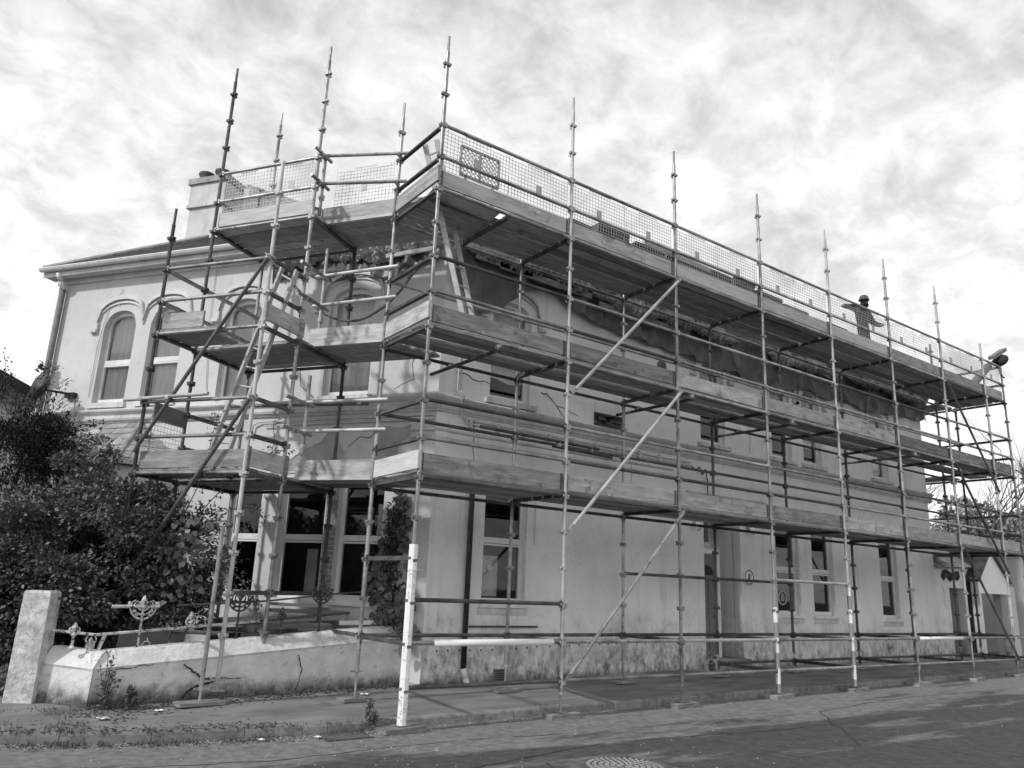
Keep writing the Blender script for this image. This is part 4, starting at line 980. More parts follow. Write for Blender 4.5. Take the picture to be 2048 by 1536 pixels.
for i in range(8):
    wd = (X[i+1]-X[i]-.10); n = 2 if wd > 1.5 else 1
    for j in range(n):
        guard((X[i]+.05+j*wd/n, .036, 0), (1, 0), wd/n-.006, 7.345, ordn[k]+' wire mesh guard from the corner standard along the street front', 'wire mesh guards on the top rail', rs.uniform(-.015, .03)); k += 1
d = (Pr-Pq).normalized()
guard(Pq+d*.06-N2*.036, d, .84, 7.345, 'wire mesh guard on the side front beside the tall post', 'wire mesh guards on the top rail'); guard(Pq+d*.90-N2*.036, d, .84, 7.345, 'wire mesh guard on the side front nearest the chimney', 'wire mesh guards on the top rail')
guard(P1+D2*.10-N2*.03, D2, 1.02, 7.38, 'wire mesh guard over the short linking deck beside the corner', 'wire mesh guards on the top rail')
# ================================================================== tarpaulins
LOW = [(1.32, 6.62), (1.6, 6.30), (1.85, 6.06), (2.28, 6.22), (2.5, 6.45), (2.94, 6.80), (3.3, 6.92), (3.75, 6.82), (4.1, 6.62), (4.9, 6.52), (6.0, 6.47), (7.5, 6.43), (8.7, 6.36), (9.2, 6.26), (10.3, 6.30), (11.1, 6.50), (12.0, 6.40), (12.8, 6.52), (14.0, 6.40), (15.6, 6.58), (16.9, 6.60)]
def tarp_front():
    rr = random.Random(4); ph = [rr.uniform(0, 6) for _ in range(6)]
    def fn(u, v):
        x = 1.34+u*(16.95-1.34); lo = lerp(LOW, x)+.025*math.sin(9*x+ph[0])+.015*math.sin(23*x); z = lo+(7.40-lo)*v
        off = .07+.05*math.sin(4.5*x+ph[1]+2*z)*(1-v*.5)+.03*math.sin(9*x-6*z)+.03*math.sin(13*x+1.7*math.sin(3*z)+ph[2])+.02*math.sin(31*x+7*z)*(v > .45)+.05*math.exp(-((v-.78)/.10)**2)*(1+.6*math.sin(17*x))
        return FM(x, z, max(.11, off+.06)+.10*v*v)
    o = MB().grid(fn, 300, 16).build('tarpaulin', 'tarp_dark', None, True); tag(o, 'dark tarpaulin sheet hung under the eaves of the street front', 'tarpaulin')
    def roll(x0, x1, zc, label, sd, m='tarp_mid'):
        ph2 = random.Random(sd).uniform(0, 6)
        def f2(u, v):
            x = x0+(x1-x0)*u; a = 2*math.pi*v; r = (.10+.03*math.sin(5*x+ph2)+.02*math.sin(13*x))*min(1, 6*u+.15, 6*(1-u)+.15); r *= 1+.22*math.sin(47*x+3*math.sin(2*a)+ph2)*abs(math.sin(a))
            return FM(x, zc+.04*math.sin(2.2*x+ph2)+r*1.5*math.sin(a), .26+r*math.cos(a))
        tag(MB().grid(f2, int((x1-x0)*34), 12).build('sheeting_roll', m, None, False), label, 'sheeting', 'sheeting rolled under the eaves')
    roll(1.5, 4.4, 7.20, 'crumpled translucent sheeting rolled up above the first arched window', 1); roll(4.3, 8.6, 7.08, 'long crumpled grey sheeting roll under the second and third bays', 2); roll(9.6, 12.6, 7.05, 'bunched sheeting roll above the paired windows', 3); roll(12.8, 16.6, 7.12, 'bunched sheeting roll at the far end of the street front', 4, 'tarp_dark')
    rolls = [(2.2, 4.3, 7.02), (4.5, 7.0, 6.90), (1.7, 2.9, 7.06), (10.3, 11.3, 7.0), (11.6, 12.5, 6.98)]
    lab = ['grey batten pinning the dark tarpaulin over the arched window hood', 'long grey batten pinning the tarpaulin along the second and third bays', 'short batten on the tarpaulin behind the corner ladder', 'pale board tucked into the tarpaulin above the paired windows', 'pale board end on the tarpaulin right of the paired windows']
    for (a, b, z), l in zip(rolls, lab):
        tag(MB().bar(FM(a, z, .24), FM(b, z-.02, .24), .04, .11).build('batten', 'timber'), l, 'batten', 'battens on the tarpaulins')
tarp_front()
def tarp_side():
    rr = random.Random(9)
    def fn(u, v):
        s = .02+u*3.3; lo = 7.05+.07*math.sin(3.1*s+1)+.04*math.sin(9*s)+.02*math.sin(29*s); z = lo+(7.40-lo)*v
        off = .10+.05*math.sin(19*s+5*z)+.04*math.sin(37*s+9*math.sin(8*z))+.03*math.sin(61*s-21*z)
        return FL(s, z, max(.06, off)+.14*v)
    o = MB().grid(fn, 150, 12).build('tarpaulin', 'tarp_pale', None, False); tag(o, 'crumpled pale sheeting bunched under the eaves of the side front', 'tarpaulin')
    def fn2(u, v):
        s = .10+u*3.3; lo = 6.80+.10*math.sin(1.9*s+2.2)+.06*math.sin(5*s); z = lo+(7.12-lo)*v
        return FL(s, z, .06+.03*math.sin(11*s)+.02*math.sin(23*s+6*z))
    o = MB().grid(fn2, 80, 6).build('tarpaulin', 'tarp_dark', None, True); tag(o, 'dark ragged strip of sheeting below the crumpled pale sheeting', 'tarpaulin')
    for a, b, z, l in ((.10, 1.0, 7.04, 'pale batten under the crumpled sheeting next to the corner'), (1.95, 2.7, 6.86, 'pale batten under the crumpled sheeting left of the arched window')):
        tag(MB().bar(FL(a, z, .26), FL(b, z-.05, .26), .04, .07).build('batten', 'toe_new'), l, 'batten', 'battens on the tarpaulins')
tarp_side()
# slack hose and cable slung between the standards of the side front
pts = [V3(p_) for p_ in ((-1.08, 3.39, 6.65), (-.80, 2.97, 6.21), (-.52, 2.56, 5.77), (-.31, 2.25, 5.59), (-.13, 1.99, 5.56), (.01, 1.79, 5.64), (.15, 1.59, 5.79), (.26, 1.42, 5.98), (.35, 1.29, 6.2), (.45, 1.14, 6.38))]
def smooth_pts(p, n=6):
    out_ = []
    for i in range(len(p)-1):
        a, b, c, d_ = p[max(0, i-1)], p[i], p[i+1], p[min(len(p)-1, i+2)]
        for k in range(n):
            t = k/n; out_.append(0.5*((2*b)+(c-a)*t+(2*a-5*b+4*c-d_)*t*t+(3*b-a-3*c+d_)*t**3))
    return out_+[p[-1]]
tag(MB().path(smooth_pts(pts, 5), .02, 8).build('hose', 'sign_grey', None, True), 'grey hose sagging past the boarded arched window beside the corner', 'hose')

# ================================================================== loads on the top deck
rs = random.Random(31)
st = [(2.75, .5, .27), (3.5, .75, .36), (4.35, .7, .31), (5.2, .8, .29), (6.1, .85, .35), (6.95, .6, .38), (7.75, .8, .31), (8.6, .8, .26), (10.1, .8, .24)]
for i, (x, L, h) in enumerate(st):
    t = thing('slate_stack', (x, .3, 7.08), ordn[i]+' stack of old slates behind the mesh, counted from the corner', 'slate stack', 'slates stacked on the top deck')
    n = max(3, int(h/.06))
    for k in range(n):
        MB().bar((x-L/2+rs.uniform(-.03, .03), .30+rs.uniform(-.02, .02), 7.10+(k+.5)*h*1.35/n), (x+L/2+rs.uniform(-.03, .03), .30+rs.uniform(-.02, .02), 7.10+(k+.5)*h*1.35/n), .30, h*1.28/n).build('slate_bundle', 'slate', t)
tag(MB().bar((4.2, .16, 7.55), (5.9, .15, 7.50), .05, .10).build('plank', 'toe_new'), 'pale plank lying on the slate stacks behind the third mesh bay', 'plank')
tag(MB().bar((12.2, .25, 7.20), (16.3, .22, 7.24), .05, .22).build('plank', 'timber'), 'long plank on edge behind the mesh right of the worker', 'plank')
# plastic barrier leaning in the first bay
def barrier():
    t = thing('barrier', (.85, .30, 7.1), 'dark perforated plastic barrier standing behind the first mesh guard', 'barrier')
    x0, x1, z0, z1, y = .42, 1.10, 7.46, 7.92, .16
    fr = MB(); 
    for p, q in (((x0, y, z0), (x0, y, z1)), ((x1, y, z0), (x1, y, z1)), ((x0, y, z0), (x1, y, z0)), ((x0, y, z1), (x1, y, z1)), (((x0+x1)/2, y, z0), ((x0+x1)/2, y, z1)), ((x0+.1, y, 7.09), (x0+.1, y, z0)), ((x1-.1, y, 7.09), (x1-.1, y, z0))): fr.bar(p, q, .03, .03, up=(0, 1, 0))
    fr.build('frame', 'barrier_plastic', t)
    g = MB(); n = 9
    for i in range(-n, n*2):
        for sg in (1, -1):
            a = x0+(x1-x0)*i/n; p = [a, z0]; q = [a+sg*(z1-z0), z1]
            if sg < 0: p[0] += (z1-z0); q[0] += (z1-z0)
            # clip to frame
            (ax, az), (bx, bz) = p, q
            if ax == bx: continue
            lo, hi = (x0, x1)
            def zc(xx): return az+(bz-az)*(xx-ax)/(bx-ax)
            xa, xb = max(lo, min(ax, bx)), min(hi, max(ax, bx))
            if xb-xa > .02: g.bar((xa, y, zc(xa)), (xb, y, zc(xb)), .008, .008, up=(0, 1, 0))
    g.build('lattice', 'barrier_plastic', t)
barrier()
# dark sheeting heap on the side deck
p = Pr-N2*.55-D2*.05
mb = MB(); a = at(p, 7.08); mb.hexa([a, a-D2*1.55, a-D2*1.55-N2*.1, a-N2*.1], [a+V3((0, 0, 1.05)), a-D2*1.55+V3((0, 0, .38)), a-D2*1.55-N2*.12+V3((0, 0, .36)), a-N2*.12+V3((0, 0, 1.03))])
tag(mb.build('sheet', 'tarp_dark'), 'dark roofing sheet with sloping top behind the mesh by the chimney', 'sheet')
# bundle and plank at the far end of the top deck
t = thing('sack', (17.95, .05, 8.1), 'dark bulging sack slung over the rail at the far end of the top deck', 'sack')
MB().grid(lambda u, v: (17.55+.62*u+.16*math.sin(math.pi*u)*math.cos(2*math.pi*v)*0, .02+.20*math.sin(math.pi*min(1, .12+u*.88))*math.cos(2*math.pi*v)*(1+.08*math.sin(9*u+3*v)), 8.06+.33*u+(.13+.06*u)*math.sin(math.pi*min(1, .12+u*.9))*math.sin(2*math.pi*v)), 16, 14).build('sack_body', 'cloth', t, True)
MB().path([(17.6, .0, 8.05), (17.62, -.03, 7.78), (17.85, -.02, 7.72)], .02, 6).build('sack_strap', 'grey_paint', t)
tag(MB().bar((17.30, .02, 8.18), (18.25, .06, 8.62), .16, .09, up=(-.4, 0, .9)).build('plank', 'grey_paint'), 'short grey plank tilted over the rail above the dark sack', 'plank')
tag(MB().tube((16.2, .25, 7.12), (17.5, .20, 8.02), .10, 12).build('chute', 'grey_paint', None, True), 'grey pipe leaning behind the last mesh bays', 'pipe')

# ================================================================== person on the top deck
def person():
    t = thing('person', (12.35, .80, 7.05), 'worker in dark jacket and helmet on the top deck, arms held out', 'person')
    B = V3((12.35, .80, 7.075))
    J = {'pelvis': (0, .02, .92), 'waist': (.0, .02, 1.08), 'chest': (.0, -.0, 1.30), 'neck': (0, -.02, 1.49), 'head': (.0, -.05, 1.60),
         'shl': (-.19, 0, 1.42), 'ell': (-.52, .0, 1.40), 'wrl': (-.82, -.02, 1.34), 'hnl': (-.92, -.03, 1.32),
         'shr': (.19, 0, 1.42), 'elr': (.46, .0, 1.20), 'wrr': (.40, -.22, 1.10), 'hnr': (.33, -.28, 1.08),
         'hpl': (-.10, .02, .88), 'knl': (-.13, -.03, .50), 'anl': (-.15, .03, .09), 'tol': (-.17, -.13, .035),
         'hpr': (.10, .02, .88), 'knr': (.13, -.03, .50), 'anr': (.15, .03, .09), 'tor': (.17, -.13, .035)}
    rad = {'pelvis': (.15, .11), 'waist': (.15, .11), 'chest': (.18, .12), 'neck': (.06, .06), 'head': (.065, .07), 'shl': (.10, .10), 'ell': (.078, .078), 'wrl': (.055, .055), 'hnl': (.045, .03), 'shr': (.10, .10), 'elr': (.078, .078), 'wrr': (.055, .055), 'hnr': (.045, .03),
           'hpl': (.095, .10), 'knl': (.07, .07), 'anl': (.05, .05), 'tol': (.045, .035), 'hpr': (.095, .10), 'knr': (.07, .07), 'anr': (.05, .05), 'tor': (.045, .035)}
    ed = [('pelvis', 'waist'), ('waist', 'chest'), ('chest', 'neck'), ('neck', 'head'), ('chest', 'shl'), ('shl', 'ell'), ('ell', 'wrl'), ('wrl', 'hnl'), ('chest', 'shr'), ('shr', 'elr'), ('elr', 'wrr'), ('wrr', 'hnr'),
          ('pelvis', 'hpl'), ('hpl', 'knl'), ('knl', 'anl'), ('anl', 'tol'), ('pelvis', 'hpr'), ('hpr', 'knr'), ('knr', 'anr'), ('anr', 'tor')]
    ks = list(J); me = bpy.data.meshes.new('body'); me.from_pydata([tuple(B+V3(J[k])) for k in ks], [(ks.index(a), ks.index(b)) for a, b in ed], [])
    o = bpy.data.objects.new('body', me); COL.objects.link(o)
    md = o.modifiers.new('skin', 'SKIN'); sd = o.modifiers.new('sub', 'SUBSURF'); sd.levels = sd.render_levels = 2
    for i, k in enumerate(ks): me.skin_vertices[0].data[i].radius = rad[k]
    me.skin_vertices[0].data[ks.index('pelvis')].use_root = True
    dg = bpy.context.evaluated_depsgraph_get(); m2 = bpy.data.meshes.new_from_object(o.evaluated_get(dg)); bpy.data.objects.remove(o)
    m2.materials.clear(); m2.shade_smooth(); link('body', m2, 'cloth', t)
    hd = B+V3((0, -.06, 1.66))
    h = MB().ball(hd, .078, .095, .115, 14, 10); h.hexa([hd+V3((-.012, -.09, -.03)), hd+V3((.012, -.09, -.03)), hd+V3((.006, -.09, .02)), hd+V3((-.006, -.09, .02))], [hd+V3((-.012, -.118, -.03)), hd+V3((.012, -.118, -.03)), hd+V3((.005, -.095, .02)), hd+V3((-.005, -.095, .02))])
    for sg in (-1, 1): h.ball(hd+V3((sg*.08, .0, -.01)), .012, .02, .03, 8, 5)
    h.build('head', 'cloth', t, True)
    MB().lathe(hd+V3((0, .005, .02)), [(.128, 0), (.125, .012), (.112, .016), (.108, .06), (.085, .105), (.045, .128), (.0, .134)], 18).build('helmet', 'helmet', t, True)
    MB().lathe(hd+V3((0, .01, -.14)), [(.10, 0), (.105, .05), (.085, .085)], 14).build('collar', 'cloth', t, True)
    for s_, nm in ((-1, 'wrl'), (1, 'wrr')):
        w0 = B+V3(J[nm]); dr = (V3(J['hnl' if s_ < 0 else 'hnr'])-V3(J[nm])).normalized(); sd_ = dr.cross(V3((0, 0, 1))).normalized(); hb = MB()
        hb.bar(w0+dr*.03, w0+dr*.12, .075, .03)
        for q, ln in enumerate((.065, .078, .074, .058)): 
            a = w0+dr*.12+sd_*(-.028+.0187*q); hb.path([a, a+dr*ln*.55, a+dr*ln*.85+V3((0, 0, -.02))], .0085, 6)
        a = w0+dr*.05+sd_*.035*-s_; hb.path([a, a+dr*.03-sd_*s_*.03, a+dr*.06-sd_*s_*.035], .010, 6); hb.build('hand', 'skin', t)
person()

# ================================================================== garden wall, pier, railing
BA, BB = V3((-3.06, 1.75, 0)), V3((1.12, 2.08, 0)); BP = V3((-3.58, 2.22, 0))
def bwall():
    t = thing('boundary_wall', (-1, 1.95, .2), 'low cracked rendered garden wall with sloping coping along the pavement', 'wall')
    def seg(p, q, zt0, zt1, inn, name):
        d = (q-p).normalized(); mb = MB(); n = 14
        def sec(f):
            c = p.lerp(q, f); zt = zt0+(zt1-zt0)*f; w = .012*math.sin(7*f+1)
            return [at(c, .02)-inn*(.02+w), at(c, zt-.20)-inn*w*.5, at(c, zt-.175)-inn*.012, at(c, zt-.02)+inn*.12, at(c, zt)+inn*.16, at(c, zt)+inn*.28, at(c, .02)+inn*.30]
        ss = [sec(i/n) for i in range(n+1)]
        for a, b in zip(ss, ss[1:]): 
            m = len(a)
            for k in range(m): mb.quad(a[k], a[(k+1) % m], b[(k+1) % m], b[k])
        mb.poly(list(reversed(ss[0]))); mb.poly(ss[-1]); return mb.build(name, 'boundary', t)
    d = (BB-BA).normalized(); inn = V3((-d.y, d.x, 0)); w1 = seg(BA, BB, .80, 1.10, inn, 'wall_run')
    d2 = (BA-BP).normalized(); inn2 = V3((-d2.y, d2.x, 0)); seg(BP+d2*.1, BA+d2*.03, .84, .80, inn2, 'wall_return')
    # cracks
    def face(f, z): return at(BA.lerp(BB, f), z)-inn*.028
    def cr(pts, w, sd):
        rr = random.Random(sd); mb = MB(); q = []
        for (a, za), (b, zb) in zip(pts, pts[1:]):
            for i in range(5): q.append((a+(b-a)*i/5+rr.uniform(-.002, .002), za+(zb-za)*i/5+rr.uniform(-.012, .012)))
        q.append(pts[-1])
        for (a, za), (b, zb) in zip(q, q[1:]):
            ww = w*rr.uniform(.5, 1.2); o1, o2 = face(a, za), face(b, zb); up = V3((0, 0, ww/2)) if abs(zb-za) < abs(b-a)*4 else d*(ww/2)
            mb.quad(o1-up, o2-up, o2+up, o1+up)
        mb.build('crack', 'dark', t)
    cr([(.245, .64), (.28, .55), (.30, .48), (.325, .47)], .03, 1); cr([(.36, .46), (.30, .40), (.27, .36), (.25, .26)], .026, 2); cr([(.60, .72), (.615, .55), (.61, .40), (.60, .28)], .014, 3); cr([(.03, .60), (.1, .63), (.16, .66)], .010, 4); cr([(.33, .47), (.42, .46)], .012, 5)
bwall()
def pier():
    t = thing('gate_pier', (-3.60, 2.32, .2), 'flaking white rendered gate pier at the end of the garden wall', 'pier')
    c = V3((-3.61, 2.25, 0)); d = V3((.866, -.5, 0)); inn = V3((.5, .866, 0)); mb = MB()
    for z0, z1, a0, a1 in ((.05, 1.43, .155, .145), (1.43, 1.455, .145, .13)):
        def ring(z, a): return [at(c, z)+d*x*a+inn*y*a for x, y in ((-1, -1), (1, -1), (1, 1), (-1, 1))]
        mb.hexa(ring(z0, a0), ring(z1, a1))
    mb.build('pier_shaft', 'pier', t)
pier()
def railing():
    t = thing('railing', (-1.5, 2.0, .8), 'flaking white cast iron railing with leafy standards on the garden wall', 'railing')
    d = (BB-BA).normalized(); inn = V3((-d.y, d.x, 0))
    def P(f, z): return at(BA.lerp(BB, f), z)+inn*.20
    def top(f): return .80+.30*f
    MB().path([at(BP, 1.02)+V3((.12, -.1, 0)), P(.01, .98), P(.25, 1.06), P(.48, 1.14)], .017, 7).build('rail', 'iron_white', t); MB().path([P(.48, 1.14), P(.70, 1.22), P(.80, 1.26)], .016, 7).build('rail', 'iron_rust', t)
    MB().path([P(.04, 1.30), P(.17, 1.31)], .02, 7).build('rail', 'iron_white', t); MB().path([P(.22, 1.32), P(.50, 1.40), P(.75, 1.52), P(.98, 1.60)], .012, 7).build('rail', 'iron_rust', t)
    def finial(f, zb, zt, big, m):
        mb = MB(); b = P(f, zb)
        mb.lathe(b, [(.03, 0), (.035, .02), (.014, .05), (.014, zt-zb-.16), (.03, zt-zb-.14), (.014, zt-zb-.11), (.035, zt-zb-.06), (.02, zt-zb-.02), (.0, zt-zb)], 8)
        zz_ = zb+(zt-zb)*.55
        for sg in (-1, 1):
            for k in range(3 if big else 1):   # scrolled leaves
                r = (.15-.04*k) if big else .055; pts = []
                for q in range(9):
                    a = q/8*math.pi*1.25; pts.append(P(f, zz_+.05*k+r*.75*(1-math.cos(a*.72)))+d*sg*(r*math.sin(a*.62)))
                mb.path(pts, .014, 5, .007)
            if big:
                for q in range(4): mb.ball(P(f, zz_+.05+.045*q)+d*sg*(.07+.03*q), .024, .012, .02, 6, 4)
        for q in range(3): mb.ball(P(f, zt-.10)+d*(-.03+.03*q), .022, .012, .035, 6, 4)
        mb.build('leaf_standard', m, t)
    for f, h, big, m in ((.0, .16, 0, 'iron_white'), (.125, .60, 1, 'iron_white'), (.265, .38, 0, 'iron_white'), (.41, .64, 1, 'iron_rust'), (.555, .36, 0, 'iron_rust'), (.69, .70, 1, 'iron_rust')): finial(f, top(f)-.02, top(f)+h, big, m)
    finial(-.045, .82, 1.12, 0, 'iron_white')
    MB().bar(P(.02, .78), P(.035, 1.0), .05, .03).build('stay', 'iron_white', t)
railing()
# dropped signboards behind the wall
def board_sign(name, f0, f1, z0, z1, yo, letters, label, rot):
    d = (BB-BA).normalized(); inn = V3((-d.y, d.x, 0))
    def P(f, z, o=0.0): return at(BA.lerp(BB, f), z)+inn*(yo-o)
    t = thing(name, P(f0, z0), label, 'sign'); MB().hexa([P(f0, z0, 0), P(f1, z0, 0), P(f1, z0, -.02), P(f0, z0, -.02)], [P(f0+.012, z1, 0), P(f1+.012, z1+.02, 0), P(f1+.012, z1+.02, -.02), P(f0+.012, z1, -.02)]).build('sign_panel', 'sign_grey', t)
    for tx, fx, zx, sz in letters:
        c, s_ = math.cos(rot), math.sin(rot); L = (BB-BA).length
        link('lettering', text_mesh(tx, sz, lambda x, y, h: P(fx+(x*c-y*s_)/L, zx+x*s_+y*c, .004+h)), 'frame', t)
board_sign('sign', .075, .215, .74, 1.0, .36, (('CY', .165, .835, .11), ('S', .18, .80, .11)), 'dark signboard lettered CY S leaning behind the garden wall', R(55))
board_sign('sign', .222, .262, .74, 1.02, .37, (('E', .238, .85, .10),), 'narrow dark signboard with letter E behind the garden wall', R(80))

# planks resting in the garden behind the wall
pk = [((-1.30, 3.0, 1.10), (.45, 2.80, 1.17), .22, .07, 'timber', 'thick grey plank on top of the garden timber pile'), ((-1.1, 2.55, 1.02), (.10, 2.50, 1.05), .20, .09, 'timber', 'short heavy plank at the front of the garden timber pile'), ((-.55, 3.2, 1.24), (.95, 2.95, 1.22), .24, .05, 'timber', 'broad plank lying towards the side window on the pile'),
      ((.30, 2.62, 1.10), (1.02, 2.38, 1.13), .20, .06, 'white', 'clean white plank end sticking out beside the ivy'), ((-1.6, 2.9, .98), (-.2, 3.1, .98), .26, .05, 'timber', 'lower plank half hidden under the garden timber pile'), ((-.35, 3.4, 1.32), (.8, 3.1, 1.30), .10, .04, 'toe_new', 'pale thin batten at the back of the garden pile')]
for a, b, w_, h_, m, l in pk: tag(MB().bar(a, b, w_, h_).build('plank', m), l, 'plank', 'timber heaped in the garden')
tag(MB().bar((-.05, 2.75, .40), (-.05, 2.75, .98), .12, .5).build('trestle', 'dark'), 'dark block propping up the garden timber pile', 'trestle'); tag(MB().bar((-1.25, 2.9, .40), (-1.25, 2.9, .94), .12, .4).build('trestle', 'dark'), 'dark block under the bush end of the garden timber pile', 'trestle')
# ================================================================== plants
def leaf_cloud(name, clumps, n_per, lsize, m, parent, seed, droop=.2, outward=True, ratio=.6):
    """many small folded leaves gathered in clumps: one crown mesh"""
    rg = np.random.default_rng(seed); vs = []; fs = []; off = 0
    for (cx, cy, cz, r, dx, dy, dz) in clumps:
        n = int(n_per*rg.uniform(.7, 1.3)); d = rg.normal(size=(n, 3)); d /= np.linalg.norm(d, axis=1)[:, None]
        rad = r*rg.uniform(.25, 1.0, n)**.6; p = np.array([cx, cy, cz])+d*rad[:, None]*np.array([1, 1, .75])
        ax = d*.7+np.array([dx, dy, dz])*.7+rg.normal(size=(n, 3))*.55; ax[:, 2] -= droop; ax /= np.linalg.norm(ax, axis=1)[:, None]
        up = np.array([-.25, -.1, 1.0])+rg.normal(size=(n, 3))*.38; sd = np.cross(ax, up); sd /= (np.linalg.norm(sd, axis=1)[:, None]+1e-6); nr = np.cross(sd, ax)
        L = lsize*rg.uniform(.6, 1.3, n)[:, None]; W = L*ratio
        a = p; b = p+ax*L*.5+sd*W*.5+nr*L*.10; c = p+ax*L; e = p+ax*L*.5-sd*W*.5+nr*L*.10; mid = p+ax*L*.5
        v = np.stack([a, b, c, e, mid], 1).reshape(-1, 3); vs.append(v)
        idx = off+np.arange(n)*5
        fs.append(np.stack([np.stack([idx, idx+1, idx+2, idx+4], 1), np.stack([idx, idx+4, idx+2, idx+3], 1)], 1).reshape(-1, 4)); off += n*5
    v = np.concatenate(vs); f = np.concatenate(fs); me = bpy.data.meshes.new(name)
    me.vertices.add(len(v)); me.vertices.foreach_set('co', v.astype(np.float32).ravel()); me.loops.add(f.size); me.loops.foreach_set('vertex_index', f.astype(np.int32).ravel())
    me.polygons.add(len(f)); me.polygons.foreach_set('loop_start', np.arange(0, f.size, 4, dtype=np.int32)); me.update(calc_edges=True); me.validate()
    return link(name, me, m, parent, 'stuff')
def blob_clumps(cx, cy, cz, rx, ry, rz, n, r, seed, shell=.55, zmin=None):
    rr = random.Random(seed); out_ = []
    while len(out_) < n:
        d = V3((rr.gauss(0, 1), rr.gauss(0, 1), rr.gauss(0, 1))).normalized(); q = rr.uniform(shell, 1.0)**.8*(1+.16*math.sin(5*d.x+3*d.z)+.12*math.sin(7*d.y-4*d.x))
        p = (cx+d.x*rx*q, cy+d.y*ry*q, cz+d.z*rz*q)
        if zmin is not None and p[2] < zmin: continue
        out_.append((*p, r*rr.uniform(.6, 1.35), d.x, d.y, d.z))
    return out_
def branches(root, tips, m, parent, r0, seed):
    rr = random.Random(seed); mb = MB()
    for t in tips:
        p = V3(root)+V3((rr.uniform(-.2, .2), rr.uniform(-.2, .2), 0)); t = V3(t); mid = p.lerp(t, .5)+V3((rr.uniform(-.15, .15), rr.uniform(-.15, .15), rr.uniform(0, .2)))
        mb.path([p, p.lerp(mid, .5)+V3((0, 0, .05)), mid, mid.lerp(t, .6), t], r0, 6, r0*.2)
    return mb.build('trunk' if r0 > .03 else 'branch', m, parent, True)
rs = random.Random(55)
bush = thing('garden_shrub', (-3.0, 3.6, .3), 'large dense leafy shrub spilling over the garden wall beside the gate pier', 'shrub')
cl = blob_clumps(-2.90, 3.5, 1.85, 1.35, 1.1, 1.25, 105, .27, 1, .72, .75)+blob_clumps(-2.1, 2.95, 1.8, .72, .6, .95, 42, .2, 2, .6, .95)+blob_clumps(-3.7, 3.6, 1.6, .85, .9, 1.15, 75, .25, 3, .6, .6)+blob_clumps(-3.3, 2.75, 1.45, .5, .45, .5, 26, .18, 31, .4, 1.0)
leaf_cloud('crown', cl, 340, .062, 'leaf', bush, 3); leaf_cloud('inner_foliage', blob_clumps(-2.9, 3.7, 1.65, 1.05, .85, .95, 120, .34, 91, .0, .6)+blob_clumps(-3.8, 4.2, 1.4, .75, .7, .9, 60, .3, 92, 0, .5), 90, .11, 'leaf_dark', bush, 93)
branches((-2.9, 3.6, .3), [(c[0], c[1], c[2]) for c in cl[::9]], 'bark', bush, .035, 4)
# long sprays reaching past the scaffold
def spray(pts, n, size, parent, m, seed, name='spray'):
    rr = random.Random(seed); q = smooth_pts([V3(p) for p in pts], 6); MB().path(q, .008, 5, .003).build('twig', 'bark', parent)
    cl_ = []
    for k in range(n):
        p = q[int((k+.5)/n*(len(q)-1))]+V3((rr.uniform(-.05, .05), rr.uniform(-.05, .05), rr.uniform(-.05, .05))); cl_.append((p.x, p.y, p.z, .05, 0, 0, .3))
    leaf_cloud(name, cl_, 7, size, m, parent, seed)
spray([(-2.0, 2.8, 2.3), (-1.7, 2.2, 2.9), (-1.45, 1.9, 3.25), (-1.1, 1.6, 3.4)], 26, .055, bush, 'leaf', 11)
spray([(-2.1, 2.7, 2.4), (-2.0, 2.3, 3.0), (-2.0, 2.1, 3.5), (-1.98, 2.0, 3.85)], 22, .055, bush, 'leaf', 12)
spray([(-1.9, 2.6, 2.2), (-1.6, 2.3, 2.55), (-1.3, 2.1, 2.6), (-1.15, 2.0, 2.35)], 20, .06, bush, 'leaf', 13)
spray([(-2.2, 2.6, 2.7), (-1.9, 2.2, 3.1), (-1.6, 2.0, 3.05)], 18, .055, bush, 'leaf', 14)
spray([(-1.85, 2.7, 1.9), (-1.45, 2.3, 1.75), (-1.2, 2.1, 1.45), (-1.15, 2.05, 1.2)], 26, .06, bush, 'leaf', 15)
# large heart shaped leaves of a climber on the shrub and up the wall
def heart():
    pr = [(0, 0), (.28, -.12), (.48, .1), (.46, .42), (.25, .75), (0, 1.0), (-.25, .75), (-.46, .42), (-.48, .1), (-.28, -.12)]
    mb = MB(); mb.v = [(x, y, .10*abs(x)-.12*y*y) for x, y in pr]+[(0, .4, -.03)]
    for k in range(10): mb.f.append((k, (k+1) % 10, 10))
    me = bpy.data.meshes.new('leaf'); me.from_pydata(mb.v, [], mb.f); me.shade_smooth(); me.materials.append(MT['leaf_big']); return me
HEART = heart()
def put_leaf(parent, p, face, size, rr, roll=.7):
    o = bpy.data.objects.new('leaf', HEART); COL.objects.link(o); o.parent = parent; o.matrix_parent_inverse = Matrix.Translation(-parent.location)
    zax = (V3(face)+V3((rr.uniform(-.5, .5), rr.uniform(-.5, .5), rr.uniform(-.1, .6)))).normalized(); dn = V3((rr.uniform(-roll, roll), rr.uniform(-roll, roll), -1)); yax = (dn-zax*dn.dot(zax)).normalized(); xax = yax.cross(zax)
    m_ = Matrix((xax, yax, zax)).transposed().to_4x4(); m_.translation = V3(p); o.matrix_basis = m_@Matrix.Scale(size*rr.uniform(.7, 1.25), 4)
rr = random.Random(77)
ivy = thing('climbing_plant', FL(.55, .4, .1), 'dark large leaved climber growing up the wall beside the corner', 'climber')
for k in range(230):
    z = .75+2.35*rr.random()**.85; f = (z-.75)/2.35; wd = .34*(1-f)**.7+.08+(.05 if .25 < f < .6 else 0)
    s_ = .52+rr.uniform(-wd, wd)+.05*math.sin(4*z); put_leaf(ivy, FL(s_, z, .05+.16*rr.random()*(1.2-f)), N2, .13*(1.1-.45*f), rr)
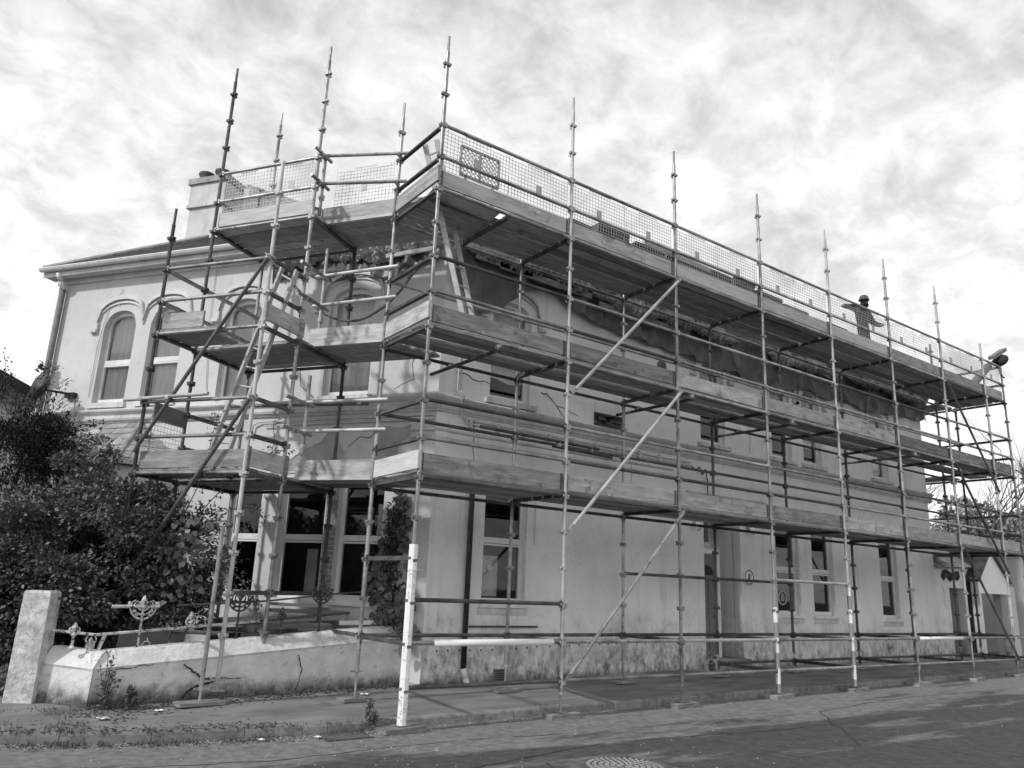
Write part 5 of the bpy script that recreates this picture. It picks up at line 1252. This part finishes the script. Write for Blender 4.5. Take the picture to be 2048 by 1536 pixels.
MB().path([FL(.55, .3, .06), FL(.5, 1.2, .07), FL(.58, 2.0, .06), FL(.50, 2.7, .05), FL(.52, 3.15, .04)], .015, 6, .006).build('stem', 'bark', ivy)
leaf_cloud('foliage', [(*FL(.52+random.uniform(-.26, .26)*(1-(z-.7)/3), z, .09), .14, N2.x, N2.y, .1) for z in [.7+.05*i for i in range(44)]], 34, .055, 'leaf_dark', ivy, 9)
vine = thing('climbing_plant', (-2.0, 2.3, 1.6), 'pale heart shaped leaves of a climber over the right side of the shrub', 'climber')
for k in range(90):
    z = rr.uniform(1.35, 2.45); put_leaf(vine, (-1.98+rr.uniform(-.32, .24), 2.40+rr.uniform(-.22, .15), z), (-.3, -1, .5), .085, rr)
# darker conifer-like mass and hedge further left
con = thing('conifer', (-4.0, 6.6, .3), 'dark feathery conifer standing behind the shrub against the house end', 'tree')
cl = blob_clumps(-3.95, 6.5, 2.70, 1.45, 1.1, 1.85, 190, .36, 5, .5, .6); leaf_cloud('crown', cl, 330, .075, 'leaf_dark', con, 6, -.1, ratio=.24)
branches((-3.9, 6.6, .3), [(c[0], c[1], c[2]) for c in cl[::14]], 'bark', con, .07, 7)
for k, pts in enumerate((((-4.3, 6.6, 4.1), (-4.25, 6.7, 4.8), (-4.35, 6.8, 5.3)), ((-4.0, 6.5, 4.0), (-3.8, 6.6, 4.75), (-3.5, 6.7, 5.15)), ((-3.9, 6.4, 4.0), (-3.6, 6.5, 4.6), (-3.3, 6.6, 4.95)))): spray(pts, 14, .05, con, 'leaf_dark', 40+k)
for k in range(9):
    a = V3((-3.3+rs.uniform(-.5, .2), 5.9, 3.6+rs.uniform(-.6, .3))); spray([a, a+V3((.2, -.1, .1)), a+V3((.38+rs.uniform(0, .25), -.2, .15+rs.uniform(-.1, .25)))], 14, .06, con, 'leaf_dark', 60+k)
hed = thing('hedge', (-5.2, 4.9, .1), 'almost black overgrown hedge at the left edge beyond the gate pier', 'hedge')
cl = blob_clumps(-5.1, 5.2, 1.3, 1.0, 1.0, 1.6, 120, .34, 8, .4, .1)+blob_clumps(-4.35, 4.2, .8, .55, .6, .9, 50, .25, 9, .3, .1); leaf_cloud('crown', cl, 110, .08, 'leaf_dark', hed, 10)
branches((-5.1, 5.2, .1), [(c[0], c[1], c[2]) for c in cl[::12]], 'bark', hed, .05, 12)
spray([(-3.9, 3.3, 1.55), (-4.05, 3.1, 1.50), (-4.15, 2.9, 1.42)], 14, .06, bush, 'leaf', 16); spray([(-3.9, 3.3, 1.75), (-4.1, 3.1, 1.75), (-4.2, 2.9, 1.68)], 14, .06, bush, 'leaf', 17)
# small seedling on the downpipe
sd_ = thing('weed', FL(8.38, 5.4, .1), 'small weed rooted in the side downpipe above the dish', 'weed'); leaf_cloud('leaves', [(*FL(8.36, 5.42+.05*k, .16), .10, N2.x, N2.y, .3) for k in range(3)], 14, .12, 'leaf', sd_, 21); MB().path([FL(8.38, 5.3, .1), FL(8.36, 5.5, .16)], .008, 5).build('stem', 'bark', sd_)
# weeds on the pavement
def weed(name, x, y, h, n, label, seed, size=.05):
    rr = random.Random(seed); z = pave_z(x, y)-.005; t = thing(name, (x, y, z), label, 'weed', 'weeds on the pavement'); mb = MB(); cl_ = []
    for k in range(n):
        a = rr.uniform(0, 6.28); l = rr.uniform(.1, .5); hh = h*rr.uniform(.35, 1.0); tip = V3((x+math.cos(a)*l*hh*.8, y+math.sin(a)*l*hh*.5, z+hh)); mid = V3((x, y, z)).lerp(tip, .5)+V3((0, 0, hh*.12))
        mb.path([(x+rr.uniform(-.03, .03), y+rr.uniform(-.03, .03), z), mid, tip], .0055, 4, .003)
        for f in (.25, .45, .65, .85, 1.0): p = V3((x, y, z)).lerp(tip, f); cl_.append((p.x, p.y, p.z, .04*(1.3-f), math.cos(a)*.5, math.sin(a)*.5, .4))
    mb.build('stem', 'bark', t); leaf_cloud('leaves', cl_, 5, size, 'leaf', t, seed)
weed('weed', -2.90, 1.62, .62, 9, 'tall ragged weed at the corner of the garden wall', 5); weed('weed', -2.62, 1.58, .24, 14, 'low leafy weed spreading along the foot of the garden wall', 6, .055); weed('weed', -3.25, 2.25, .30, 8, 'small dark weed at the foot of the gate pier', 7, .04)
weed('weed', -.26, .27, .30, 6, 'dry weed growing behind the kerb beside the drain grate', 8, .05); weed('weed', -.30, .14, .14, 8, 'pale weed tuft against the corner sole board', 9, .05); weed('weed', 7.58, 1.72, .30, 6, 'small fern at the foot of the wall left of the door step', 10, .06)
weed('weed', -3.75, 2.6, .4, 8, 'dark weed left of the gate pier', 12, .05)
# grass along the kerb and wall foot
def blades(name, pts, h, label, seed, m='grass'):
    rg = np.random.default_rng(seed); vs = []; fs = []
    for k, (x, y, z) in enumerate(pts):
        a = rg.uniform(0, 6.28); hh = h*rg.uniform(.3, 1.2); w_ = .006; dx, dy = math.cos(a), math.sin(a); l = rg.uniform(.1, .8)*hh; i = len(vs)
        vs += [(x-dy*w_, y+dx*w_, z), (x+dy*w_, y-dx*w_, z), (x+dx*l*.4, y+dy*l*.4, z+hh*.6), (x+dx*l, y+dy*l, z+hh)]; fs += [(i, i+1, i+2), (i+1, i+3, i+2)]
    me = bpy.data.meshes.new(name); me.from_pydata(vs, [], fs); o = link(name, me, m); o['kind'] = 'stuff'; tag(o, label, 'grass')
rg = random.Random(91); pts = []
for k in range(6200):
    x = rg.uniform(-4.6, .1); f = max(0, min(1, (.3-x)/3.2)); 
    if rg.random() > .1+.7*f or math.sin(x*7)+math.sin(x*17+2)+.7*math.sin(x*41)+rg.uniform(-1, 1) < .1: continue
    y = kerb_y(x)+rg.gauss(-.04, .055*(1+f)); z = road_z(x) if y < kerb_y(x) else road_z(x)+.10
    pts.append((x, y, z-.004))
blades('grass', pts, .06, 'dry grass tufts growing along the curved kerb on the left', 1)
pts = []
for k in range(2600):
    f = rg.random(); p = BA.lerp(BB, f); y = p.y-.03-abs(rg.gauss(0, .035)); 
    if math.sin(f*23)+math.sin(f*57+1)+rg.uniform(-1, 1) < .2: continue
    pts.append((p.x, y, pave_z(p.x, y)-.004))
blades('moss', pts, .05, 'moss and short grass along the foot of the garden wall', 2, 'leaf')
pts = []
for k in range(3000):
    x = rg.uniform(-5.2, -2.9); y = kerb_y(x)+rg.uniform(-.05, 1.0)
    if math.sin(x*9)+math.sin(y*11+x*5)+rg.uniform(-1, 1) < .5: continue
    pts.append((x, y, pave_z(x, y)-.004))
blades('grass', pts, .06, 'scattered grass and dead leaves on the pavement by the gate pier', 3, 'leaf')
# dead leaves and soil crumbs by the wall and kerb
mb = MB(); rl = random.Random(17)
for k in range(2600):
    if rl.random() < .5: f = rl.random()**1.5; p = BA.lerp(BB, f); x, y = p.x+rl.uniform(-.3, .3), p.y-.04-abs(rl.gauss(0, .12+.25*(1-f)**3))
    else: x = rl.uniform(-5, -1.2); y = kerb_y(x)+rl.gauss(.0, .16)
    z = (pave_z(x, y) if y > kerb_y(x)+.1 else road_z(x)+(.108 if y > kerb_y(x) else 0))+.002; s_ = rl.uniform(.006, .026); a = rl.uniform(0, 6.28); c, d_ = math.cos(a)*s_, math.sin(a)*s_
    mb.quad((x-c, y-d_, z), (x+d_*.5, y-c*.5, z+s_*.3), (x+c, y+d_, z+s_*.15), (x-d_*.5, y+c*.5, z+s_*.35))
o = mb.build('leaf_litter', 'earth'); o['kind'] = 'stuff'; tag(o, 'dead leaves and soil crumbs along the garden wall and kerb', 'leaf litter')
# grit and leaf litter in the gutter
mb = MB()
for k in range(900):
    x = rg.uniform(-4.4, .2) if rg.random() < .6 else rg.uniform(-4, 10); y = kerb_y(x)-abs(rg.gauss(.03, .12))-.02 if rg.random() < .6 else rg.uniform(-3.2, 0); s_ = rg.uniform(.003, .009); z = road_z(x)+.002
    mb.hexa([(x-s_, y-s_*.6, z), (x+s_, y-s_*.5, z), (x+s_*.8, y+s_*.7, z), (x-s_*.9, y+s_*.5, z)], [(x-s_*.6, y-s_*.3, z+s_), (x+s_*.7, y-s_*.3, z+s_*.7), (x+s_*.5, y+s_*.4, z+s_*.9), (x-s_*.5, y+s_*.3, z+s_)])
o = mb.build('grit', 'pier'); o['kind'] = 'stuff'; tag(o, 'loose pale grit scattered over the road and gutter', 'grit')
lit = [(-2.35, 1.38, .04, 'crumpled white paper near the foot of the garden wall'), (-2.95, 1.22, .055, 'scrunched white wrapper on the pavement by the tall weed'), (-1.02, .02, .035, 'white scrap in the gutter left of the drain grate'), (-1.6, .15, .035, 'white scrap among the kerb grass'), (.28, 1.55, .05, 'white scrap at the foot of the wall behind the corner standard')]
for x, y, s_, l in lit:
    rr = random.Random(int(x*100)); z = pave_z(x, y) if y > kerb_y(x)+.1 else road_z(x)+.01; a = [rr.uniform(0, 6) for _ in range(4)]
    MBo = MB().grid(lambda u, v: (x+(u-.5)*s_*2.2+.012*math.sin(9*v+a[0]), y+(v-.5)*s_*1.3+.01*math.sin(7*u+a[1]), z+.012+s_*.35*abs(math.sin(5*u+a[2])*math.sin(4*v+a[3]))), 7, 7); tag(MBo.build('paper_scrap', 'white'), l, 'litter', 'litter on the ground')

# ================================================================== street furniture in the road
def grate():
    x0, x1, y0, y1 = -.98, -.42, -.16, .17; z = road_z(-.7)+.006; t = thing('drain_grate', (-.7, 0, z), 'black iron drain grate in the gutter by the corner standard', 'drain grate')
    MB().box(x0, y0, z-.03, x1, y1, z-.012).build('gully', 'dark', t)
    for a, b, c, d_ in ((x0, y0, x1, y0+.03), (x0, y1-.03, x1, y1), (x0, y0+.031, x0+.03, y1-.031), (x1-.03, y0+.031, x1, y1-.031)): MB().box(a, b, z-.02, c, d_, z+.004).build('grate_frame', 'iron_rust', t)
    for k in range(6): yy = y0+.045+k*.046; MB().box(x0+.031, yy, z-.02, x1-.031, yy+.02, z+.006).build('grate_bar', 'grey_paint', t)
    MB().box((x0+x1)/2-.012, y0+.032, z-.02, (x0+x1)/2+.012, y1-.032, z+.004).build('grate_bar', 'grey_paint', t)
grate()
def manhole():
    c = V3((1.12, -2.52, 0)); z = road_z(1.1)+.005; t = thing('manhole_cover', (c.x, c.y, z), 'square iron manhole cover with rings of studs in the road', 'manhole cover'); a = R(6); ux, uy = V3((math.cos(a), math.sin(a), 0)), V3((-math.sin(a), math.cos(a), 0)); H = .42
    def q(x, y, zz_): return c+ux*x+uy*y+V3((0, 0, zz_))
    MB().hexa([q(-H, -H, z-.05), q(H, -H, z-.05), q(H, H, z-.05), q(-H, H, z-.05)], [q(-H, -H, z), q(H, -H, z), q(H, H, z), q(-H, H, z)]).build('cover_plate', 'steel_dark', t)
    st = MB()
    for rr_, n in ((.06, 6), (.12, 12), (.18, 18), (.24, 24), (.30, 30), (.36, 36)):
        for k in range(n):
            th = 2*math.pi*k/n; x, y = rr_*math.cos(th), rr_*math.sin(th); rx, ry = math.cos(th), math.sin(th)
            P = [q(x+rx*i*.02-ry*j*.011, y+ry*i*.02+rx*j*.011, z) for i, j in ((-1, -1), (1, -1), (1, 1), (-1, 1))]; st.hexa(P, [p_+V3((0, 0, .008)) for p_ in P])
    o = st.build('studs', 'steel_clean', t); o['kind'] = 'stuff'
manhole()

# ================================================================== satellite dish and wall mirror
t = thing('satellite_dish', FL(7.86, 4.98, .5), 'round grey dish on a dark arm at the end of the side front', 'satellite dish')
c = FL(7.86, 4.98, .55); ax = (N2*.9+D2*.1+V3((0, 0, .12))).normalized()
MB().lathe(c, [(.27, .05), (.2, .025), (.1, .005), (0, 0)], 26, axis=ax).build('dish', 'sign_grey', t, True)
MB().path([c+V3((0, 0, -.05)), FL(7.72, 4.95, .12)], .022, 6).build('arm', 'black_pipe', t); fbox(FL, 7.60, 7.82, 4.88, 4.98, .0, .09, 'bracket', 'black_pipe', t)

# ================================================================== neighbours
# left: dark roofed house behind the conifer
t = thing('neighbour_house', (-7, 13, 0), 'dark roofed house showing behind the conifer at the left edge', 'house')
a = V3((-3.2, 11.2, 0)); b = V3((-9.5, 9.2, 0)); dep = V3((-1.5, 5, 0))
MB().hexa([a, b, b+dep, a+dep], [p_+V3((0, 0, 5.1)) for p_ in (a, b, b+dep, a+dep)]).build('wall', 'wall_side', t)
MB().poly([a+V3((.3, -.3, 5.05)), b+V3((-.3, -.3, 7.6)), b+dep+V3((0, 0, 7.6)), a+dep+V3((.3, 0, 5.05))]).poly([a+V3((.3, -.3, 5.05)), b+V3((-.3, -.3, 7.6)), b+V3((-.3, -.3, 5.0)), ]).build('roof', 'slate', t)
MB().bar(a+V3((.3, -.33, 5.1)), b+V3((-.3, -.33, 7.65)), .05, .2).build('verge_board', 'dark', t)
# right: lean-to with slates, gabled porch, pillar
def leanto():
    t = thing('lean_to', (18, 2.2, .3), 'low white lean-to with pale slate roof built against the far end of the house', 'outbuilding')
    w_ = MB()
    ops = [Op(17.62, 18.56, .3, 2.16)]; xs = [16.86, 17.62, 18.56, 19.5]
    for x0, x1, z0, z1 in ((16.86, 17.62, 0, 2.72), (17.62, 18.56, 2.16, 2.72), (18.56, 19.35, 0, 2.72)): w_.quad((x0, 1.87, z0), (x1, 1.87, z0), (x1, 1.87, z1), (x0, 1.87, z1))
    wl = w_.build('wall', 'wall_front', t); MB().quad((17.5, 2.1, 0), (18.7, 2.1, 0), (18.7, 2.1, 2.3), (17.5, 2.1, 2.3)).build('door', 'grey_paint', t)
    MB().box(16.86, 4.2, 0, 19.4, 4.3, 3.6).build('wall', 'wall_side', t)
    for x in (17.62, 18.56): MB().quad((x, 1.87, .1), (x, 2.1, .1), (x, 2.1, 2.16), (x, 1.87, 2.16)).build('reveal', 'wall_front', wl)
    # broken render above the door
    mb = MB(); mb.poly([(17.2+x, 1.862, 2.35+z) for x, z in ((0, .1), (.15, -.02), (.3, .08), (.5, -.04), (.7, .06), (.95, 0), (1.1, .12), (1.05, .28), (.6, .22), (.3, .30), (.1, .25))]); mb.build('broken_render', 'dark', wl)
    for k in range(6): MB().box(17.3+k*.14, 1.84, 2.40+.03*(k % 3), 17.40+k*.14, 1.866, 2.50+.03*(k % 2)).build('stone', 'stone', wl)
    P0, P1_, Q1, Q0 = V3((16.87, 1.74, 2.64)), V3((18.95, 1.74, 2.74)), V3((18.95, 3.0, 3.52)), V3((16.87, 3.0, 3.45)); rf = MB().quad(P0, P1_, Q1, Q0).build('roof', 'slate_pale', t); rr = random.Random(8)
    for r_ in range(6):
        f0, f1 = r_/6, min(1, (r_+1.1)/6); n = 8; o_ = .5 if r_ % 2 else 0
        for i in range(n+1):
            u0, u1 = max(0, (i-o_)/n), min(1, (i+1-o_)/n)
            if u1-u0 < .02: continue
            a, b, c, d_ = P0.lerp(Q0, f0).lerp(P1_.lerp(Q1, f0), u0+.002), P0.lerp(Q0, f0).lerp(P1_.lerp(Q1, f0), u1-.002), P0.lerp(Q0, f1).lerp(P1_.lerp(Q1, f1), u1-.002), P0.lerp(Q0, f1).lerp(P1_.lerp(Q1, f1), u0+.002); nn = V3((0, -.54, .84)); l = rr.uniform(.012, .03)
            MB().hexa([a+nn*l, b+nn*l, c+nn*.004, d_+nn*.004], [a+nn*(l+.012), b+nn*(l+.012), c+nn*.013, d_+nn*.013]).build('slate', 'slate_pale', rf)
leanto()
def porch():
    t = thing('gabled_porch', (20.2, 1.6, .3), 'white gabled porch with dark opening beyond the slate lean-to', 'porch')
    y = 1.55; x0, x1 = 18.62, 20.50; xa = 19.50
    g = MB(); g.hexa([(x0, y, 2.06), (x1, y, 2.06), (x1, y, 2.42), (xa+.02, y, 3.24), (x0, y, 2.42)], [(x0, y+.2, 2.06), (x1, y+.2, 2.06), (x1, y+.2, 2.42), (xa+.02, y+.2, 3.24), (x0, y+.2, 2.42)]); g.build('gable', 'white', t)
    for xx in (x0, x1-.12): MB().box(xx, y, .2, xx+.12, y+.2, 2.055).build('pillar', 'wall_front', t)
    MB().box(x1-.10, y+.201, .2, x1+.9, y+.4, 2.3).build('side_wall', 'wall_side', t); MB().box(x0, y+1.5, .2, x1, y+1.6, 2.4).build('back_door', 'dark', t)
    MB().box(x0, y+.21, .2, x0+.1, y+1.5, 2.4).build('side_wall', 'dark', t)
    for sx_, xb in ((-1, x0-.08), (1, x1+.08)):
        MB().hexa([(xb, y-.08, 2.36), (xa, y-.08, 3.27), (xa, y+1.7, 3.27), (xb, y+1.7, 2.36)], [(xb, y-.08, 2.43), (xa, y-.08, 3.34), (xa, y+1.7, 3.34), (xb, y+1.7, 2.43)]).build('roof', 'slate', t)
    MB().path([(19.5, y+1.45, .3), (19.55, y+1.45, 2.0)], .02, 6).build('door_frame', 'frame', t)
porch()
def garage():
    t = thing('garage', (24, 2, .2), 'white clad garage with ribbed boards at the right edge', 'garage'); y = 1.7
    MB().box(21.9, y, 0, 30, y+5, 3.3).build('wall', 'wall_side', t)
    for k in range(16): MB().box(21.95, y-.03, .75+k*.105, 27, y-.002, .84+k*.105).build('cladding_board', 'white', t)
    MB().box(21.7, y-.15, 3.3, 30.2, y+5.1, 3.42).build('roof', 'slate', t)
garage()
# trees on the right
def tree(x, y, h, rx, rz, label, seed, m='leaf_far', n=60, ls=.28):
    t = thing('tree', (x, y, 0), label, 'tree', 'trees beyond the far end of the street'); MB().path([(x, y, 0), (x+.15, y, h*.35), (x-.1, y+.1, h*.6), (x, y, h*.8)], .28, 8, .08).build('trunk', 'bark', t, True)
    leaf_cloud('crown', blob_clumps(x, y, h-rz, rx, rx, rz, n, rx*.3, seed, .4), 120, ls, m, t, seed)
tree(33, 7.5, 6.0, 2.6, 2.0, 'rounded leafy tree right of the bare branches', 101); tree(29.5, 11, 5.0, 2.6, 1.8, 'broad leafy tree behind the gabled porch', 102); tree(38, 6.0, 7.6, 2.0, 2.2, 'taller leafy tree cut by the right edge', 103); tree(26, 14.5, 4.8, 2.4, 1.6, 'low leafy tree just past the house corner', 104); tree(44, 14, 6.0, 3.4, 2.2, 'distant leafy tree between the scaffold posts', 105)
def bare(x, y, h, label, seed):
    t = thing('bare_tree', (x, y, 0), label, 'tree', 'bare trees beyond the street'); rr = random.Random(seed); mb = MB()
    def grow(p, d, L, r, k):
        q = p+d*L; m_ = p.lerp(q, .5)+V3((rr.uniform(-.06, .06), rr.uniform(-.06, .06), 0))*L; mb.path([p, m_, q], r, 5, r*.65)
        if k == 0: return
        for _ in range(3 if k > 1 else 2):
            nd = (d+V3((rr.uniform(-.75, .75), rr.uniform(-.75, .75), rr.uniform(-.15, .5)))).normalized(); grow(q if _ else m_, nd, L*rr.uniform(.6, .85), r*.62, k-1)
    grow(V3((x, y, 0)), V3((.03, 0, 1)).normalized(), h*.34, .085, 5); mb.build('branches', 'bark', t)
bare(27, 8.2, 8.4, 'bare branched tree behind the scaffold at the far right', 3); bare(31, 6.6, 9.0, 'second bare tree nearer the right edge', 6)
t = thing('utility_pole', (36, 5.5, 0), 'grey pole with crossbar beyond the garage', 'pole'); MB().tube((36, 5.0, 0), (36, 5.0, 7.6), .14, 8, .11).build('pole', 'grey_paint', t); MB().bar((34.6, 5.0, 7.4), (38, 5.0, 7.5), .3, .25).build('crossbar', 'trim', t)

# cracks and an old trench repair in the road surface
def road_crack(pts, w_, sd):
    rr = random.Random(sd); mb = MB(); q = []
    for (a, b), (c, d_) in zip(pts, pts[1:]):
        for i in range(9): q.append((a+(c-a)*i/9+rr.uniform(-.03, .03), b+(d_-b)*i/9+rr.uniform(-.03, .03)))
    for (a, b), (c, d_) in zip(q, q[1:]):
        L = math.hypot(c-a, d_-b) or 1; ww = w_*rr.uniform(.4, 1.3)/2; nx, ny = -(d_-b)/L*ww, (c-a)/L*ww
        mb.quad((a-nx, b-ny, road_z(a)+.003), (c-nx, d_-ny, road_z(c)+.003), (c+nx, d_+ny, road_z(c)+.003), (a+nx, b+ny, road_z(a)+.003))
    return mb
rc = [([(-1.6, -2.6), (-.4, -1.9), (.6, -1.75), (1.9, -1.55)], .028), ([(.2, -2.9), (.55, -1.9)], .022), ([(1.9, -1.55), (4.2, -1.9), (7.5, -2.1)], .018), ([(-3.4, -.4), (-1.8, -.75), (.3, -.7), (2.0, -.95)], .014), ([(4.5, -3.0), (6.5, -1.2), (9.5, -.9), (14, -1.2)], .018)]
rcl = ['dark crack crossing the road left of the manhole cover', 'short crack running into the manhole cover', 'long crack running right from the manhole cover', 'thin crack in the road near the drain grate', 'crack crossing the road towards the far end']
for i, (p_, w_) in enumerate(rc): o = road_crack(p_, w_, 200+i).build('road_crack', 'dark'); o['kind'] = 'structure'

# wire safety gate with a grey plate closing the end of the ladder bay
t = thing('safety_gate', (-2.3, 3.35, 3.1), 'wire safety gate with grey plate at the chimney end of the ladder bay', 'gate')
ga, gb = V3((-2.56, 3.17, 0)), V3((-2.04, 3.53, 0))
MB().hexa([at(ga, 3.80), at(gb, 3.80), at(gb, 3.80)+D2*.02, at(ga, 3.80)+D2*.02], [at(ga, 4.06), at(gb, 4.04), at(gb, 4.04)+D2*.02, at(ga, 4.06)+D2*.02]).build('gate_plate', 'grey_paint', t)
mb = MB()
for k in range(11): p_ = ga.lerp(gb, k/10); mb.bar(at(p_, 3.12), at(p_, 3.80), .006, .006)
for k in range(11): mb.bar(at(ga, 3.12+.068*k), at(gb, 3.12+.068*k), .006, .006)
mb.build('wire_grid', 'mesh_wire', t)
for p_ in (ga, gb): MB().tube(at(p_, 3.09), at(p_, 4.07), .014, 7).build('gate_post', 'steel', t)
